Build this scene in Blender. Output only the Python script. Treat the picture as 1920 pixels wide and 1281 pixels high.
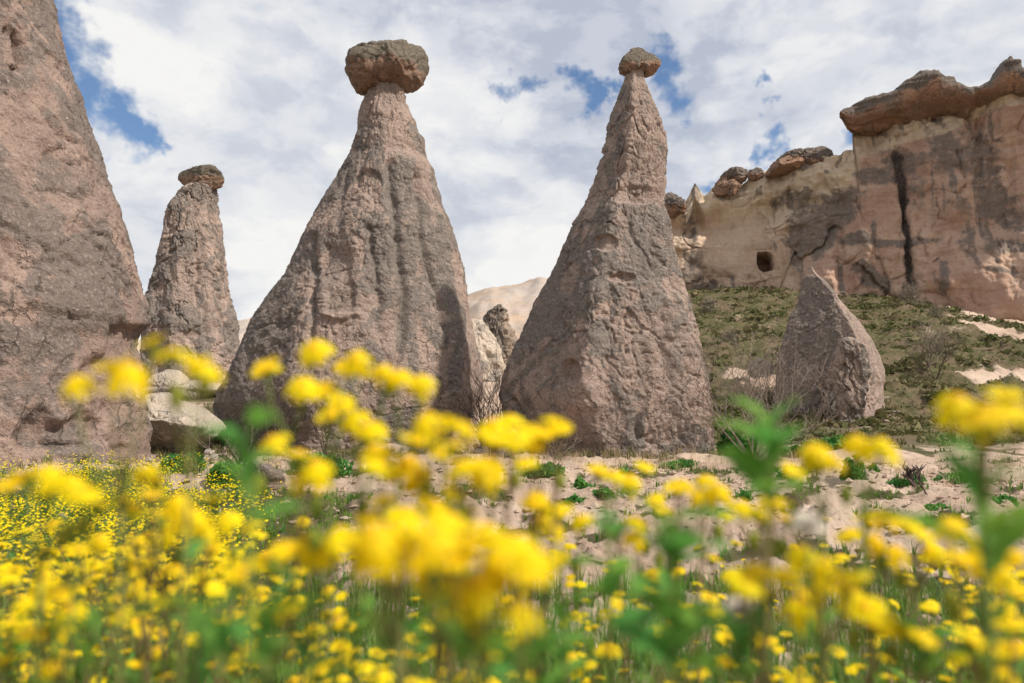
import bpy, math, random
import numpy as np
from concurrent.futures import ThreadPoolExecutor
from mathutils import Vector, Matrix, Euler

random.seed(7)
rng = np.random.default_rng(11)
for o in list(bpy.data.objects):
    bpy.data.objects.remove(o)
scene = bpy.context.scene
COL = scene.collection

# ------------------------------------------------------------------ camera, sky, sun, exposure
CAM_Z = 0.75
PITCH = math.radians(6.9)
LENS = 26.0
FPX = 1920 * LENS / 36.0
cam_d = bpy.data.cameras.new('camera')
cam = bpy.data.objects.new('camera', cam_d)
COL.objects.link(cam)
cam.location = (0, 0, CAM_Z)
cam.rotation_euler = (math.pi / 2 + PITCH, 0, 0)
cam_d.lens = LENS
cam_d.sensor_width = 36.0
cam_d.clip_start = 0.02
cam_d.clip_end = 5000
cam_d.dof.use_dof = True
cam_d.dof.focus_distance = 22.0
cam_d.dof.aperture_fstop = 3.2
scene.camera = cam

SUN_AZ = math.atan2(0.90, -0.42)      # compass angle from +Y, clockwise: right and a little behind the camera
SUN_EL = math.radians(46)
SKY_STRENGTH = 0.1
SUN_STRENGTH = 4.2
EXPOSURE = 0.27

world = bpy.data.worlds.new('World')
scene.world = world
world.use_nodes = True


class NT:
    """tiny helper to write node trees"""
    def __init__(self, tree):
        self.t = tree
        self.n = tree.nodes
        self.l = tree.links

    def node(self, kind, ins=None, **props):
        nd = self.n.new(kind)
        for k, v in props.items():
            setattr(nd, k, v)
        for k, v in (ins or {}).items():
            self.put(nd.inputs[k], v)
        return nd

    def put(self, sock, v):
        if isinstance(v, bpy.types.NodeSocket):
            self.l.new(v, sock)
        elif isinstance(v, bpy.types.Node):
            self.l.new(v.outputs[0], sock)
        else:
            if sock.type == 'RGBA' and isinstance(v, (tuple, list)) and len(v) == 3:
                v = (*v, 1)
            sock.default_value = v

    def math(self, op, a, b=0.0, c=None, clamp=False):
        nd = self.n.new('ShaderNodeMath')
        nd.operation = op
        nd.use_clamp = clamp
        self.put(nd.inputs[0], a)
        self.put(nd.inputs[1], b)
        if c is not None:
            self.put(nd.inputs[2], c)
        return nd.outputs[0]

    def vmath(self, op, a, b=None):
        nd = self.n.new('ShaderNodeVectorMath')
        nd.operation = op
        self.put(nd.inputs[0], a)
        if b is not None:
            self.put(nd.inputs[1], b)
        return nd.outputs['Value'] if op in ('LENGTH', 'DISTANCE', 'DOT_PRODUCT') else nd.outputs[0]

    def ss(self, x, a, b):
        nd = self.n.new('ShaderNodeMapRange')
        nd.interpolation_type = 'SMOOTHSTEP'
        self.put(nd.inputs['Value'], x)
        nd.inputs['From Min'].default_value = a
        nd.inputs['From Max'].default_value = b
        return nd.outputs[0]

    def mix(self, f, a, b, mode='MIX'):
        nd = self.n.new('ShaderNodeMix')
        nd.data_type = 'RGBA'
        nd.blend_type = mode
        self.put(nd.inputs['Factor'], f)
        self.put(nd.inputs['A'], a)
        self.put(nd.inputs['B'], b)
        return nd.outputs['Result']

    def noise(self, vec, scale, detail=4, rough=0.55, dist=0.0):
        nd = self.node('ShaderNodeTexNoise', {'Scale': scale, 'Detail': detail, 'Roughness': rough, 'Distortion': dist})
        if vec is not None:
            self.put(nd.inputs['Vector'], vec)
        return nd.outputs['Fac']

    def mapping(self, vec, scale=(1, 1, 1), loc=(0, 0, 0), rot=(0, 0, 0)):
        nd = self.n.new('ShaderNodeMapping')
        self.put(nd.inputs['Vector'], vec)
        nd.inputs['Scale'].default_value = scale
        nd.inputs['Location'].default_value = loc
        nd.inputs['Rotation'].default_value = rot
        return nd.outputs[0]


CP, SP = math.cos(PITCH), math.sin(PITCH)


def PX(u, v, Y):
    """world point seen at photo pixel (u, v) when it stands Y metres ahead"""
    a = (np.asarray(u, float) - 960) / FPX
    b = (640.5 - np.asarray(v, float)) / FPX
    s = Y / (CP - b * SP)
    return np.stack(np.broadcast_arrays(a * s, Y + 0 * s, CAM_Z + (SP + b * CP) * s), -1)


def PROJ(P):
    x, y, z = P[..., 0], P[..., 1], P[..., 2] - CAM_Z
    w = y * CP + z * SP
    h = -y * SP + z * CP
    return 960 + FPX * x / w, 640.5 - FPX * h / w


def build_world():
    T = NT(world.node_tree)
    T.n.clear()
    sky = T.node('ShaderNodeTexSky', sky_type='NISHITA', sun_disc=False)
    sky.sun_elevation = SUN_EL
    sky.sun_rotation = SUN_AZ
    sky.air_density = 1.0
    sky.dust_density = 0.6
    sky.ozone_density = 2.0
    tc = T.node('ShaderNodeTexCoord')
    d = T.vmath('NORMALIZE', tc.outputs['Generated'])
    p = T.mapping(d, (1.0, 1.0, 1.75))
    warp = T.node('ShaderNodeTexNoise', {'Vector': p, 'Scale': 5.0, 'Detail': 3})
    pw = T.vmath('ADD', p, T.vmath('SCALE', T.vmath('SUBTRACT', warp.outputs['Color'], (0.5, 0.5, 0.5))))
    pw.node.inputs[1].links[0].from_node.inputs['Scale'].default_value = 0.09
    fine = T.noise(pw, 12.0, 6, 0.58)
    mid = T.noise(T.vmath('ADD', pw, (3.1, 7.7, 0.0)), 4.6, 5, 0.5)
    big = T.noise(T.vmath('ADD', p, (11.3, 2.9, 0.0)), 1.7, 2, 0.5)
    # gaps in the cloud deck, where the blue shows
    dn = T.node('ShaderNodeTexNoise', {'Vector': d, 'Scale': 13.0, 'Detail': 4, 'Roughness': 0.6})
    dw = T.vmath('ADD', d, T.vmath('SCALE', T.vmath('SUBTRACT', dn.outputs['Color'], (0.5, 0.5, 0.5))))
    dw.node.inputs[1].links[0].from_node.inputs['Scale'].default_value = 0.15
    gap = None
    gaps = [(118, 30, 110), (135, 110, 140), (170, 180, 130), (225, 225, 110), (262, 250, 70), (975, 158, 66), (1070, 160, 74), (1105, 195, 58), (1160, 182, 58), (1247, 155, 88),
            (1425, 180, 44), (1590, 250, 70), (1430, 292, 60), (1340, 335, 40), (-250, 60, 160), (2250, 200, 120), (600, -300, 140), (1500, -340, 120)]
    for (u, v, r) in gaps:
        wt = 1.0 if u < 400 else 0.84
        g = PX(u, v, 1.0)
        g = g - np.array([0, 0, CAM_Z])
        g = g / np.linalg.norm(g)
        dist = T.vmath('DISTANCE', dw, tuple(float(c) for c in g))
        rr = r / FPX
        m = T.math('MULTIPLY', T.ss(dist, rr, rr * 0.1), wt)
        gap = m if gap is None else T.math('MAXIMUM', gap, m)
    wisp = T.noise(pw, 12.0, 6, 0.62, 0.3)
    dens = T.math('SUBTRACT', T.math('ADD', T.math('MULTIPLY', wisp, 1.1), T.math('MULTIPLY', T.ss(mid, 0.2, 0.5), 0.35)), T.math('MULTIPLY', gap, 0.95))
    cover = T.ss(dens, -0.02, 0.55)
    shade = T.math('ADD', T.math('MULTIPLY', T.ss(mid, 0.38, 0.60), 0.52),
                   T.math('ADD', T.math('MULTIPLY', T.ss(big, 0.38, 0.62), 0.30), T.math('MULTIPLY', T.ss(fine, 0.38, 0.60), 0.30)))
    elev = T.node('ShaderNodeSeparateXYZ', {0: d}).outputs[2]
    shade = T.math('ADD', shade, T.math('MULTIPLY', T.ss(elev, 0.45, 0.05), 0.20))
    k = 1.0 / SKY_STRENGTH
    ramp = T.node('ShaderNodeValToRGB', {0: shade})
    el = ramp.color_ramp.elements
    el[0].position = 0.12
    el[0].color = (0.40, 0.437, 0.525, 1)
    el[1].position = 1.0
    el[1].color = (0.765, 0.76, 0.745, 1)
    e = el.new(0.44)
    e.color = (0.56, 0.583, 0.635, 1)
    e = el.new(0.70)
    e.color = (0.665, 0.675, 0.695, 1)
    cl = T.vmath('SCALE', ramp.outputs[0])
    cl.node.inputs['Scale'].default_value = k
    skc = T.vmath('MULTIPLY', sky.outputs[0], (1.0, 1.08, 1.15))
    colr = T.mix(cover, skc, cl)
    bg = T.node('ShaderNodeBackground', {'Color': colr, 'Strength': SKY_STRENGTH})
    out = T.node('ShaderNodeOutputWorld', {'Surface': bg.outputs[0]})


build_world()
sun_d = bpy.data.lights.new('sun', 'SUN')
sun_d.energy = SUN_STRENGTH
sun_d.angle = math.radians(1.6)
sun_d.color = (1.0, 0.93, 0.82)
sun = bpy.data.objects.new('sun', sun_d)
COL.objects.link(sun)
to_sun = Vector((math.sin(SUN_AZ) * math.cos(SUN_EL), math.cos(SUN_AZ) * math.cos(SUN_EL), math.sin(SUN_EL)))
sun.rotation_euler = to_sun.to_track_quat('Z', 'Y').to_euler()
sun.location = (30, -20, 40)

scene.view_settings.view_transform = 'Standard'
scene.view_settings.look = 'None'
scene.view_settings.exposure = EXPOSURE
scene.view_settings.gamma = 1.0
scene.view_settings.use_curve_mapping = False
scene.render.engine = 'CYCLES'
scene.cycles.use_denoising = True
scene.cycles.use_adaptive_sampling = True
scene.cycles.adaptive_threshold = 0.03
scene.cycles.max_bounces = 6
scene.cycles.diffuse_bounces = 2
scene.cycles.glossy_bounces = 2
scene.cycles.transmission_bounces = 3
scene.cycles.sample_clamp_indirect = 8.0


# ------------------------------------------------------------------ noise (numpy)
def _hash(ix, iy, iz, seed):
    h = (ix.astype(np.uint32) * np.uint32(374761393) + iy.astype(np.uint32) * np.uint32(668265263)
         + iz.astype(np.uint32) * np.uint32(2147483647) + np.uint32((seed * 144665 + 1013) & 0xffffffff))
    h = (h ^ (h >> np.uint32(13))) * np.uint32(1274126177)
    h = (h ^ (h >> np.uint32(16))) * np.uint32(2246822519)
    return h ^ (h >> np.uint32(15))


_G = rng.normal(size=(64, 3))
_G = (_G / np.linalg.norm(_G, axis=1, keepdims=True)).astype(np.float32)


_GX, _GY, _GZ = (np.ascontiguousarray(_G[:, k]) for k in range(3))
_POOL = ThreadPoolExecutor(4)


def _chunks(fn, P, outs):
    """run fn over slices of the flat point list on a few threads"""
    flat = np.ascontiguousarray(np.asarray(P, np.float32).reshape(-1, 3))
    n = len(flat)
    res = [np.empty(n, np.float32) for _ in range(outs)]
    step = 12000

    def job(a):
        r = fn(flat[a:a + step])
        for o, q in zip(res, r if outs > 1 else (r,)):
            o[a:a + step] = q
    if n <= step:
        job(0)
    else:
        list(_POOL.map(job, range(0, n, step)))
    return [r.reshape(P.shape[:-1]) for r in res]


def _perlin_flat(P, seed):
    i = np.floor(P)
    f = P - i
    i = i.astype(np.int32).view(np.uint32)
    w = f * f * f * (f * (f * 6 - 15) + 10)
    fx, fy, fz = f[:, 0], f[:, 1], f[:, 2]
    hx = i[:, 0] * np.uint32(374761393) + np.uint32((seed * 144665 + 1013) & 0xffffffff)
    hy = i[:, 1] * np.uint32(668265263)
    hz = i[:, 2] * np.uint32(2147483647)
    out = np.zeros(len(P), np.float32)
    for dx in (0, 1):
        wx = w[:, 0] if dx else 1 - w[:, 0]
        ax = hx + np.uint32(374761393) if dx else hx
        gx_ = fx - dx
        for dy in (0, 1):
            wxy = wx * (w[:, 1] if dy else 1 - w[:, 1])
            axy = ax + (hy + np.uint32(668265263) if dy else hy)
            gy_ = fy - dy
            for dz in (0, 1):
                h = axy + (hz + np.uint32(2147483647) if dz else hz)
                h = (h ^ (h >> np.uint32(13))) * np.uint32(1274126177)
                h = (h ^ (h >> np.uint32(16))) * np.uint32(2246822519)
                h = (h >> np.uint32(20)) & np.uint32(63)
                out += wxy * (w[:, 2] if dz else 1 - w[:, 2]) * (_GX[h] * gx_ + _GY[h] * gy_ + _GZ[h] * (fz - dz))
    return out * np.float32(1.5)


def perlin(P, seed=0):
    return _chunks(lambda p: _perlin_flat(p, seed), P, 1)[0]


def fbm(P, oct=4, seed=0, gain=0.5, lac=2.03):
    P = np.asarray(P, np.float32)
    out = 0
    a = 1.0
    tot = 0
    for k in range(oct):
        out = out + a * perlin(P, seed + k * 17)
        tot += a
        P = P * lac + 3.7
        a *= gain
    return out / tot * 1.3


def _worley_flat(P, seed):
    fl = np.floor(P)
    i = fl.astype(np.int64)
    f1 = np.full(len(P), 9.0, np.float32)
    f2 = f1.copy()
    rid = np.zeros(len(P), np.float32)
    k = np.float32(1 / 1023)
    for dx in (-1, 0, 1):
        for dy in (-1, 0, 1):
            for dz in (-1, 0, 1):
                h = _hash(i[:, 0] + dx, i[:, 1] + dy, i[:, 2] + dz, seed)
                qx = fl[:, 0] + dx + (h & np.uint32(1023)) * k - P[:, 0]
                qy = fl[:, 1] + dy + ((h >> np.uint32(10)) & np.uint32(1023)) * k - P[:, 1]
                qz = fl[:, 2] + dz + ((h >> np.uint32(20)) & np.uint32(1023)) * k - P[:, 2]
                dd = (qx * qx + qy * qy + qz * qz).astype(np.float32)
                near = dd < f1
                f2 = np.where(near, f1, np.minimum(f2, dd))
                rid = np.where(near, (h >> np.uint32(7) & np.uint32(255)) / np.float32(255), rid)
                f1 = np.where(near, dd, f1)
    return np.sqrt(f1), np.sqrt(f2), rid


def worley(P, seed=0):
    """F1, F2 and a random number of the nearest cell"""
    return _chunks(lambda p: _worley_flat(p, seed), np.asarray(P), 3)


def sst(x, a, b):
    t = np.clip((x - a) / (b - a), 0, 1)
    return t * t * (3 - 2 * t)


# ------------------------------------------------------------------ mesh helpers
def mesh_np(name, verts, faces, mats, attrs=None, smooth=True, face_mat=None, col_attr=None):
    """faces: int array (n,3) or (n,4) or list of arrays"""
    me = bpy.data.meshes.new(name)
    if not isinstance(faces, list):
        faces = [faces]
    faces = [np.asarray(f, np.int32) for f in faces if len(f)]
    verts = np.asarray(verts, np.float32)
    me.vertices.add(len(verts))
    me.vertices.foreach_set('co', verts.ravel())
    idx = np.concatenate([f.ravel() for f in faces])
    sizes = np.concatenate([np.full(len(f), f.shape[1], np.int32) for f in faces])
    starts = np.concatenate([[0], np.cumsum(sizes)[:-1]]).astype(np.int32)
    me.loops.add(len(idx))
    me.loops.foreach_set('vertex_index', idx)
    me.polygons.add(len(sizes))
    me.polygons.foreach_set('loop_start', starts)
    me.polygons.foreach_set('loop_total', sizes)
    me.polygons.foreach_set('use_smooth', np.full(len(sizes), smooth, bool))
    if face_mat is not None:
        me.polygons.foreach_set('material_index', np.asarray(face_mat, np.int32))
    for k, a in (attrs or {}).items():
        at = me.attributes.new(k, 'FLOAT', 'POINT')
        at.data.foreach_set('value', np.asarray(a, np.float32).ravel())
    for m in (mats if isinstance(mats, (list, tuple)) else [mats]):
        me.materials.append(m)
    me.update()
    return me


def obj(name, me, parent=None, loc=(0, 0, 0)):
    o = bpy.data.objects.new(name, me)
    COL.objects.link(o)
    o.location = loc
    if parent is not None:
        o.parent = parent
    return o


def empty(name, loc):
    o = bpy.data.objects.new(name, None)
    COL.objects.link(o)
    o.location = loc
    o.empty_display_size = 0.2
    return o


def tag(o, label=None, cat=None, group=None, kind=None):
    if label:
        o['label'] = label
    if cat:
        o['category'] = cat
    if group:
        o['group'] = group
    if kind:
        o['kind'] = kind
    return o


def grid_faces(nr, nc, wrap):
    r = np.arange(nr - 1)[:, None]
    c = np.arange(nc if wrap else nc - 1)[None, :]
    c2 = (c + 1) % nc
    return np.stack([r * nc + c, r * nc + c2, (r + 1) * nc + c2, (r + 1) * nc + c], -1).reshape(-1, 4)


class MB:
    """collects tubes, blades and fans into one mesh"""
    def __init__(self):
        self.v = []
        self.f3 = []
        self.f4 = []
        self.m3 = []
        self.m4 = []
        self.n = 0

    def add(self, verts, f3=(), f4=(), m=0):
        verts = np.asarray(verts, np.float32)
        if len(f3):
            self.f3.append(np.asarray(f3, np.int32) + self.n)
            self.m3 += [m] * len(f3)
        if len(f4):
            self.f4.append(np.asarray(f4, np.int32) + self.n)
            self.m4 += [m] * len(f4)
        self.v.append(verts)
        self.n += len(verts)

    def tube(self, pts, rad, sides=4, m=0, cap=True):
        pts = np.asarray(pts, float)
        n = len(pts)
        rad = np.broadcast_to(rad, n)
        t = np.gradient(pts, axis=0)
        t /= np.linalg.norm(t, axis=1, keepdims=True) + 1e-9
        ref = np.array([0.31, 0.17, 0.93]) if abs(t[0][2]) < 0.8 else np.array([0.9, 0.3, 0.1])
        a = np.cross(t, ref)
        a /= np.linalg.norm(a, axis=1, keepdims=True) + 1e-9
        b = np.cross(t, a)
        ang = np.arange(sides) / sides * 2 * math.pi
        vs = pts[:, None] + rad[:, None, None] * (a[:, None] * np.cos(ang)[None, :, None] + b[:, None] * np.sin(ang)[None, :, None])
        f4 = grid_faces(n, sides, True)
        self.add(vs.reshape(-1, 3), (), f4, m)
        if cap:
            k = (n - 1) * sides
            self.v.append(pts[-1:].astype(np.float32) + (t[-1] * rad[-1]).astype(np.float32))
            b0 = self.n - n * sides
            self.f3.append(np.array([[b0 + k + j, b0 + k + (j + 1) % sides, self.n] for j in range(sides)], np.int32))
            self.m3 += [m] * sides
            self.n += 1

    def mesh(self, name, mats, smooth=True, attrs=None):
        fs = []
        fm = []
        if self.f3:
            fs.append(np.concatenate(self.f3))
            fm += self.m3
        if self.f4:
            fs.append(np.concatenate(self.f4))
            fm += self.m4
        return mesh_np(name, np.concatenate(self.v), fs, mats, attrs, smooth, fm)


# ------------------------------------------------------------------ materials
def new_mat(name):
    m = bpy.data.materials.new(name)
    m.use_nodes = True
    T = NT(m.node_tree)
    T.n.clear()
    return m, T


def finish(T, colr, rough=0.9, bump=None, bump_d=0.03, bump_s=1.0, spec=0.2):
    b = T.node('ShaderNodeBsdfPrincipled', {'Base Color': colr, 'Roughness': rough, 'Specular IOR Level': spec})
    if bump is not None:
        bn = T.node('ShaderNodeBump', {'Height': bump, 'Distance': bump_d, 'Strength': bump_s})
        T.l.new(bn.outputs[0], b.inputs['Normal'])
    T.node('ShaderNodeOutputMaterial', {'Surface': b.outputs[0]})


def rock_mat(name, fresh, mid, crust, light, dark, sc=1.0, lich=None, streak=0.35, cracks=0.45):
    m, T = new_mat(name)
    p = T.node('ShaderNodeTexCoord').outputs['Object']
    at = T.node('ShaderNodeAttribute', attribute_name='crust').outputs['Fac']
    n1 = T.noise(p, 0.55 * sc, 4, 0.6)
    n2 = T.noise(p, 3.2 * sc, 5, 0.65)
    n3 = T.noise(p, 15 * sc, 4, 0.75)
    st = T.noise(T.mapping(p, (1.3 * sc, 1.3 * sc, 0.16 * sc)), 1.0, 4, 0.6, 0.3)
    base = T.mix(T.ss(n1, 0.36, 0.64), mid, fresh)
    cm = T.ss(T.math('ADD', at, T.math('MULTIPLY', T.math('SUBTRACT', n2, 0.5), 1.5)), 0.3, 0.7)
    c = T.mix(cm, base, crust)
    c = T.mix(T.math('MULTIPLY', T.ss(st, 0.50, 0.62), streak), c, crust)
    # stones set in the tuff and fine speckle
    pd = T.node('ShaderNodeTexNoise', {'Vector': p, 'Scale': 9.0 * sc, 'Detail': 2})
    pv = T.vmath('ADD', p, T.vmath('SCALE', pd.outputs['Color']))
    pv.node.inputs[1].links[0].from_node.inputs['Scale'].default_value = 0.16 / sc
    vo = T.node('ShaderNodeTexVoronoi', {'Vector': pv, 'Scale': 13.0 * sc, 'Randomness': 1.0})
    vs = T.node('ShaderNodeSeparateColor', {0: vo.outputs['Color']})
    near = T.ss(vo.outputs['Distance'], 0.45, 0.15)
    c = T.mix(T.math('MULTIPLY', T.math('MULTIPLY', T.ss(vs.outputs[0], 0.72, 1.0), near), 0.55), c, light)
    c = T.mix(T.math('MULTIPLY', T.math('MULTIPLY', T.ss(vs.outputs[0], 0.3, 0.0), near), 0.55), c, dark)
    c = T.mix(T.math('MULTIPLY', T.ss(n3, 0.54, 0.70), 0.6), c, light)
    c = T.mix(T.math('MULTIPLY', T.ss(n3, 0.47, 0.30), 0.8), c, dark)
    # fine joints
    cv = T.node('ShaderNodeTexVoronoi', {'Vector': T.mapping(pv, (1, 1, 0.6)), 'Scale': 1.9 * sc, 'Randomness': 1.0}, feature='DISTANCE_TO_EDGE')
    jn = T.math('MULTIPLY', T.ss(T.math('ADD', cv.outputs['Distance'], T.math('MULTIPLY', T.math('SUBTRACT', n3, 0.5), 0.10)), 0.05, 0.0), T.ss(T.math('ADD', n1, T.math('MULTIPLY', n2, 0.6)), 0.76, 0.92))
    c = T.mix(T.math('MULTIPLY', jn, cracks), c, dark)
    if lich is not None:
        la = T.node('ShaderNodeAttribute', attribute_name='lichen').outputs['Fac']
        nl = T.noise(p, 7.0 * sc, 6, 0.7)
        c = T.mix(T.ss(T.math('ADD', la, T.math('MULTIPLY', T.math('SUBTRACT', nl, 0.5), 1.6)), 0.35, 0.7), c, T.mix(T.ss(n3, 0.4, 0.6), lich, crust))
    h = T.math('ADD', T.math('ADD', T.math('MULTIPLY', T.noise(p, 9 * sc, 6, 0.74), 1.0), T.math('MULTIPLY', vo.outputs['Distance'], -0.35)), T.math('MULTIPLY', n3, 0.3))
    h = T.math('SUBTRACT', h, T.math('MULTIPLY', jn, 0.5))
    finish(T, c, 0.93, h, 0.075 / sc, 0.9)
    return m


M = {}
M['tuff'] = rock_mat('tuff', (0.385, 0.285, 0.236), (0.30, 0.226, 0.19), (0.195, 0.165, 0.145), (0.50, 0.42, 0.365), (0.105, 0.082, 0.07), streak=0.45)
M['tuff_pink'] = rock_mat('tuff_pink', (0.37, 0.264, 0.217), (0.28, 0.20, 0.166), (0.195, 0.156, 0.136), (0.46, 0.375, 0.325), (0.10, 0.076, 0.066), sc=1.0, streak=0.2, cracks=0.5)
M['tuff_grey'] = rock_mat('tuff_grey', (0.43, 0.315, 0.26), (0.31, 0.232, 0.193), (0.205, 0.17, 0.148), (0.50, 0.43, 0.38), (0.105, 0.083, 0.072), sc=0.8)
M['caprock'] = rock_mat('caprock', (0.33, 0.205, 0.14), (0.25, 0.157, 0.113), (0.16, 0.128, 0.106), (0.36, 0.29, 0.23), (0.07, 0.054, 0.046), sc=1.4, lich=(0.175, 0.155, 0.115), streak=0.5)
M['pale'] = rock_mat('pale_tuff', (0.57, 0.48, 0.39), (0.51, 0.42, 0.335), (0.31, 0.27, 0.235), (0.66, 0.58, 0.50), (0.33, 0.28, 0.24), sc=0.7, streak=0.1)
M['brown'] = rock_mat('brown_tuff', (0.50, 0.39, 0.29), (0.36, 0.27, 0.21), (0.20, 0.165, 0.14), (0.38, 0.29, 0.22), (0.085, 0.068, 0.056), sc=0.6)
M['rim'] = rock_mat('rim_rock', (0.40, 0.235, 0.15), (0.285, 0.175, 0.122), (0.165, 0.13, 0.11), (0.42, 0.32, 0.24), (0.085, 0.065, 0.056), sc=0.5, lich=(0.18, 0.152, 0.13), streak=0.5)


def cliff_material():
    m, T = new_mat('cliff_tuff')
    p = T.node('ShaderNodeTexCoord').outputs['Object']
    stain = T.node('ShaderNodeAttribute', attribute_name='crust').outputs['Fac']
    band = T.node('ShaderNodeAttribute', attribute_name='band').outputs['Fac']
    black = T.node('ShaderNodeAttribute', attribute_name='black').outputs['Fac']
    n1 = T.noise(p, 0.25, 7, 0.6)
    n2 = T.noise(p, 1.9, 6, 0.74)
    n3 = T.noise(p, 8.0, 6, 0.7)
    lay = T.noise(T.mapping(p, (0.05, 0.05, 1.5)), 1.0, 5, 0.6, 0.4)
    pink = T.mix(T.ss(n1, 0.38, 0.62), (0.40, 0.25, 0.185), (0.50, 0.345, 0.26))
    tan = T.mix(T.ss(n1, 0.36, 0.64), (0.50, 0.39, 0.275), (0.66, 0.53, 0.395))
    c = T.mix(T.ss(T.math('ADD', band, T.math('MULTIPLY', T.math('SUBTRACT', n2, 0.5), 0.5)), 0.3, 0.7), pink, tan)
    c = T.mix(T.math('MULTIPLY', T.ss(lay, 0.48, 0.66), 0.22), c, (0.33, 0.22, 0.16))
    c = T.mix(T.math('MULTIPLY', T.ss(lay, 0.50, 0.36), 0.25), c, (0.58, 0.45, 0.34))
    sm = T.ss(T.math('ADD', stain, T.math('MULTIPLY', T.math('SUBTRACT', n2, 0.5), 2.4)), 0.12, 1.0)
    grey = T.mix(n3, (0.10, 0.082, 0.072), (0.235, 0.193, 0.163))
    c = T.mix(T.math('MULTIPLY', sm, 0.92), c, grey)
    c = T.mix(T.ss(T.math('ADD', black, T.math('MULTIPLY', T.math('SUBTRACT', n2, 0.5), 0.9)), 0.25, 0.95), c, T.mix(T.ss(n3, 0.35, 0.65), (0.028, 0.023, 0.021), (0.10, 0.078, 0.066)))
    c = T.mix(T.math('MULTIPLY', T.ss(n3, 0.56, 0.74), 0.4), c, (0.52, 0.42, 0.34))
    c = T.mix(T.math('MULTIPLY', T.ss(n3, 0.43, 0.28), 0.45), c, (0.12, 0.09, 0.075))
    h = T.math('ADD', T.noise(p, 2.2, 6, 0.7), T.math('MULTIPLY', lay, 0.35))
    finish(T, c, 0.94, h, 0.22, 0.8)
    return m


M['cliff'] = cliff_material()


def ground_material():
    m, T = new_mat('ground_soil')
    p = T.node('ShaderNodeTexCoord').outputs['Object']
    g = T.node('ShaderNodeAttribute', attribute_name='grass').outputs['Fac']
    far = T.node('ShaderNodeAttribute', attribute_name='far').outputs['Fac']
    n1 = T.noise(p, 0.5, 6, 0.6)
    n2 = T.noise(p, 3.5, 8, 0.66)
    n3 = T.noise(p, 28, 6, 0.7)
    n4 = T.noise(p, 1.1, 9, 0.7)
    soil = T.mix(T.ss(n1, 0.36, 0.64), (0.41, 0.295, 0.22), (0.54, 0.415, 0.325))
    soil = T.mix(T.math('MULTIPLY', T.ss(n2, 0.52, 0.70), 0.6), soil, (0.30, 0.20, 0.15))
    soil = T.mix(T.math('MULTIPLY', T.ss(n3, 0.58, 0.72), 0.5), soil, (0.62, 0.50, 0.41))
    soil = T.mix(T.math('MULTIPLY', T.ss(n3, 0.42, 0.28), 0.6), soil, (0.22, 0.15, 0.115))
    green = T.mix(T.ss(n2, 0.38, 0.62), (0.055, 0.055, 0.022), (0.12, 0.105, 0.05))
    green = T.mix(T.math('MULTIPLY', T.ss(n4, 0.46, 0.60), 0.85), green, (0.15, 0.105, 0.07))
    gm = T.ss(T.math('ADD', g, T.math('MULTIPLY', T.math('SUBTRACT', n2, 0.5), 1.1)), 0.3, 0.7)
    c = T.mix(gm, soil, green)
    h = T.math('ADD', T.noise(p, 9, 9, 0.7), T.math('MULTIPLY', n3, 0.4))
    finish(T, c, 0.95, h, 0.05, 0.9)
    return m


M['ground'] = ground_material()


def hill_material():
    m, T = new_mat('banded_hill_tuff')
    p = T.node('ShaderNodeTexCoord').outputs['Object']
    z = T.node('ShaderNodeSeparateXYZ', {0: p}).outputs[2]
    n1 = T.noise(p, 0.06, 6, 0.6)
    n2 = T.noise(p, 0.5, 8, 0.65)
    zz = T.math('ADD', T.math('MULTIPLY', z, 0.30), T.math('MULTIPLY', n1, 3.0))
    lay = T.noise(T.node('ShaderNodeCombineXYZ', {0: 0.0, 1: 0.0, 2: zz}).outputs[0], 1.0, 4, 0.6)
    c = T.mix(T.ss(lay, 0.40, 0.56), (0.40, 0.325, 0.27), (0.46, 0.34, 0.255))
    c = T.mix(T.ss(lay, 0.60, 0.68), c, (0.52, 0.30, 0.17))
    c = T.mix(T.ss(n1, 0.47, 0.60), c, (0.42, 0.355, 0.31))
    c = T.mix(T.math('MULTIPLY', T.ss(n2, 0.5, 0.7), 0.5), c, (0.25, 0.20, 0.165))
    finish(T, c, 0.95, n2, 0.8, 0.6)
    return m


M['hill'] = hill_material()


def leaf_mat(name, c1, c2, trans=0.3, var='object', rough=0.6):
    m, T = new_mat(name)
    if var == 'object':
        r = T.node('ShaderNodeObjectInfo').outputs['Random']
    else:
        r = T.node('ShaderNodeAttribute', attribute_name='var').outputs['Fac']
    c = T.mix(r, c1, c2)
    b = T.node('ShaderNodeBsdfPrincipled', {'Base Color': c, 'Roughness': rough, 'Specular IOR Level': 0.25})
    t = T.node('ShaderNodeBsdfTranslucent', {'Color': c})
    mx = T.node('ShaderNodeMixShader', {0: trans, 1: b.outputs[0], 2: t.outputs[0]})
    T.node('ShaderNodeOutputMaterial', {'Surface': mx.outputs[0]})
    return m


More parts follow.
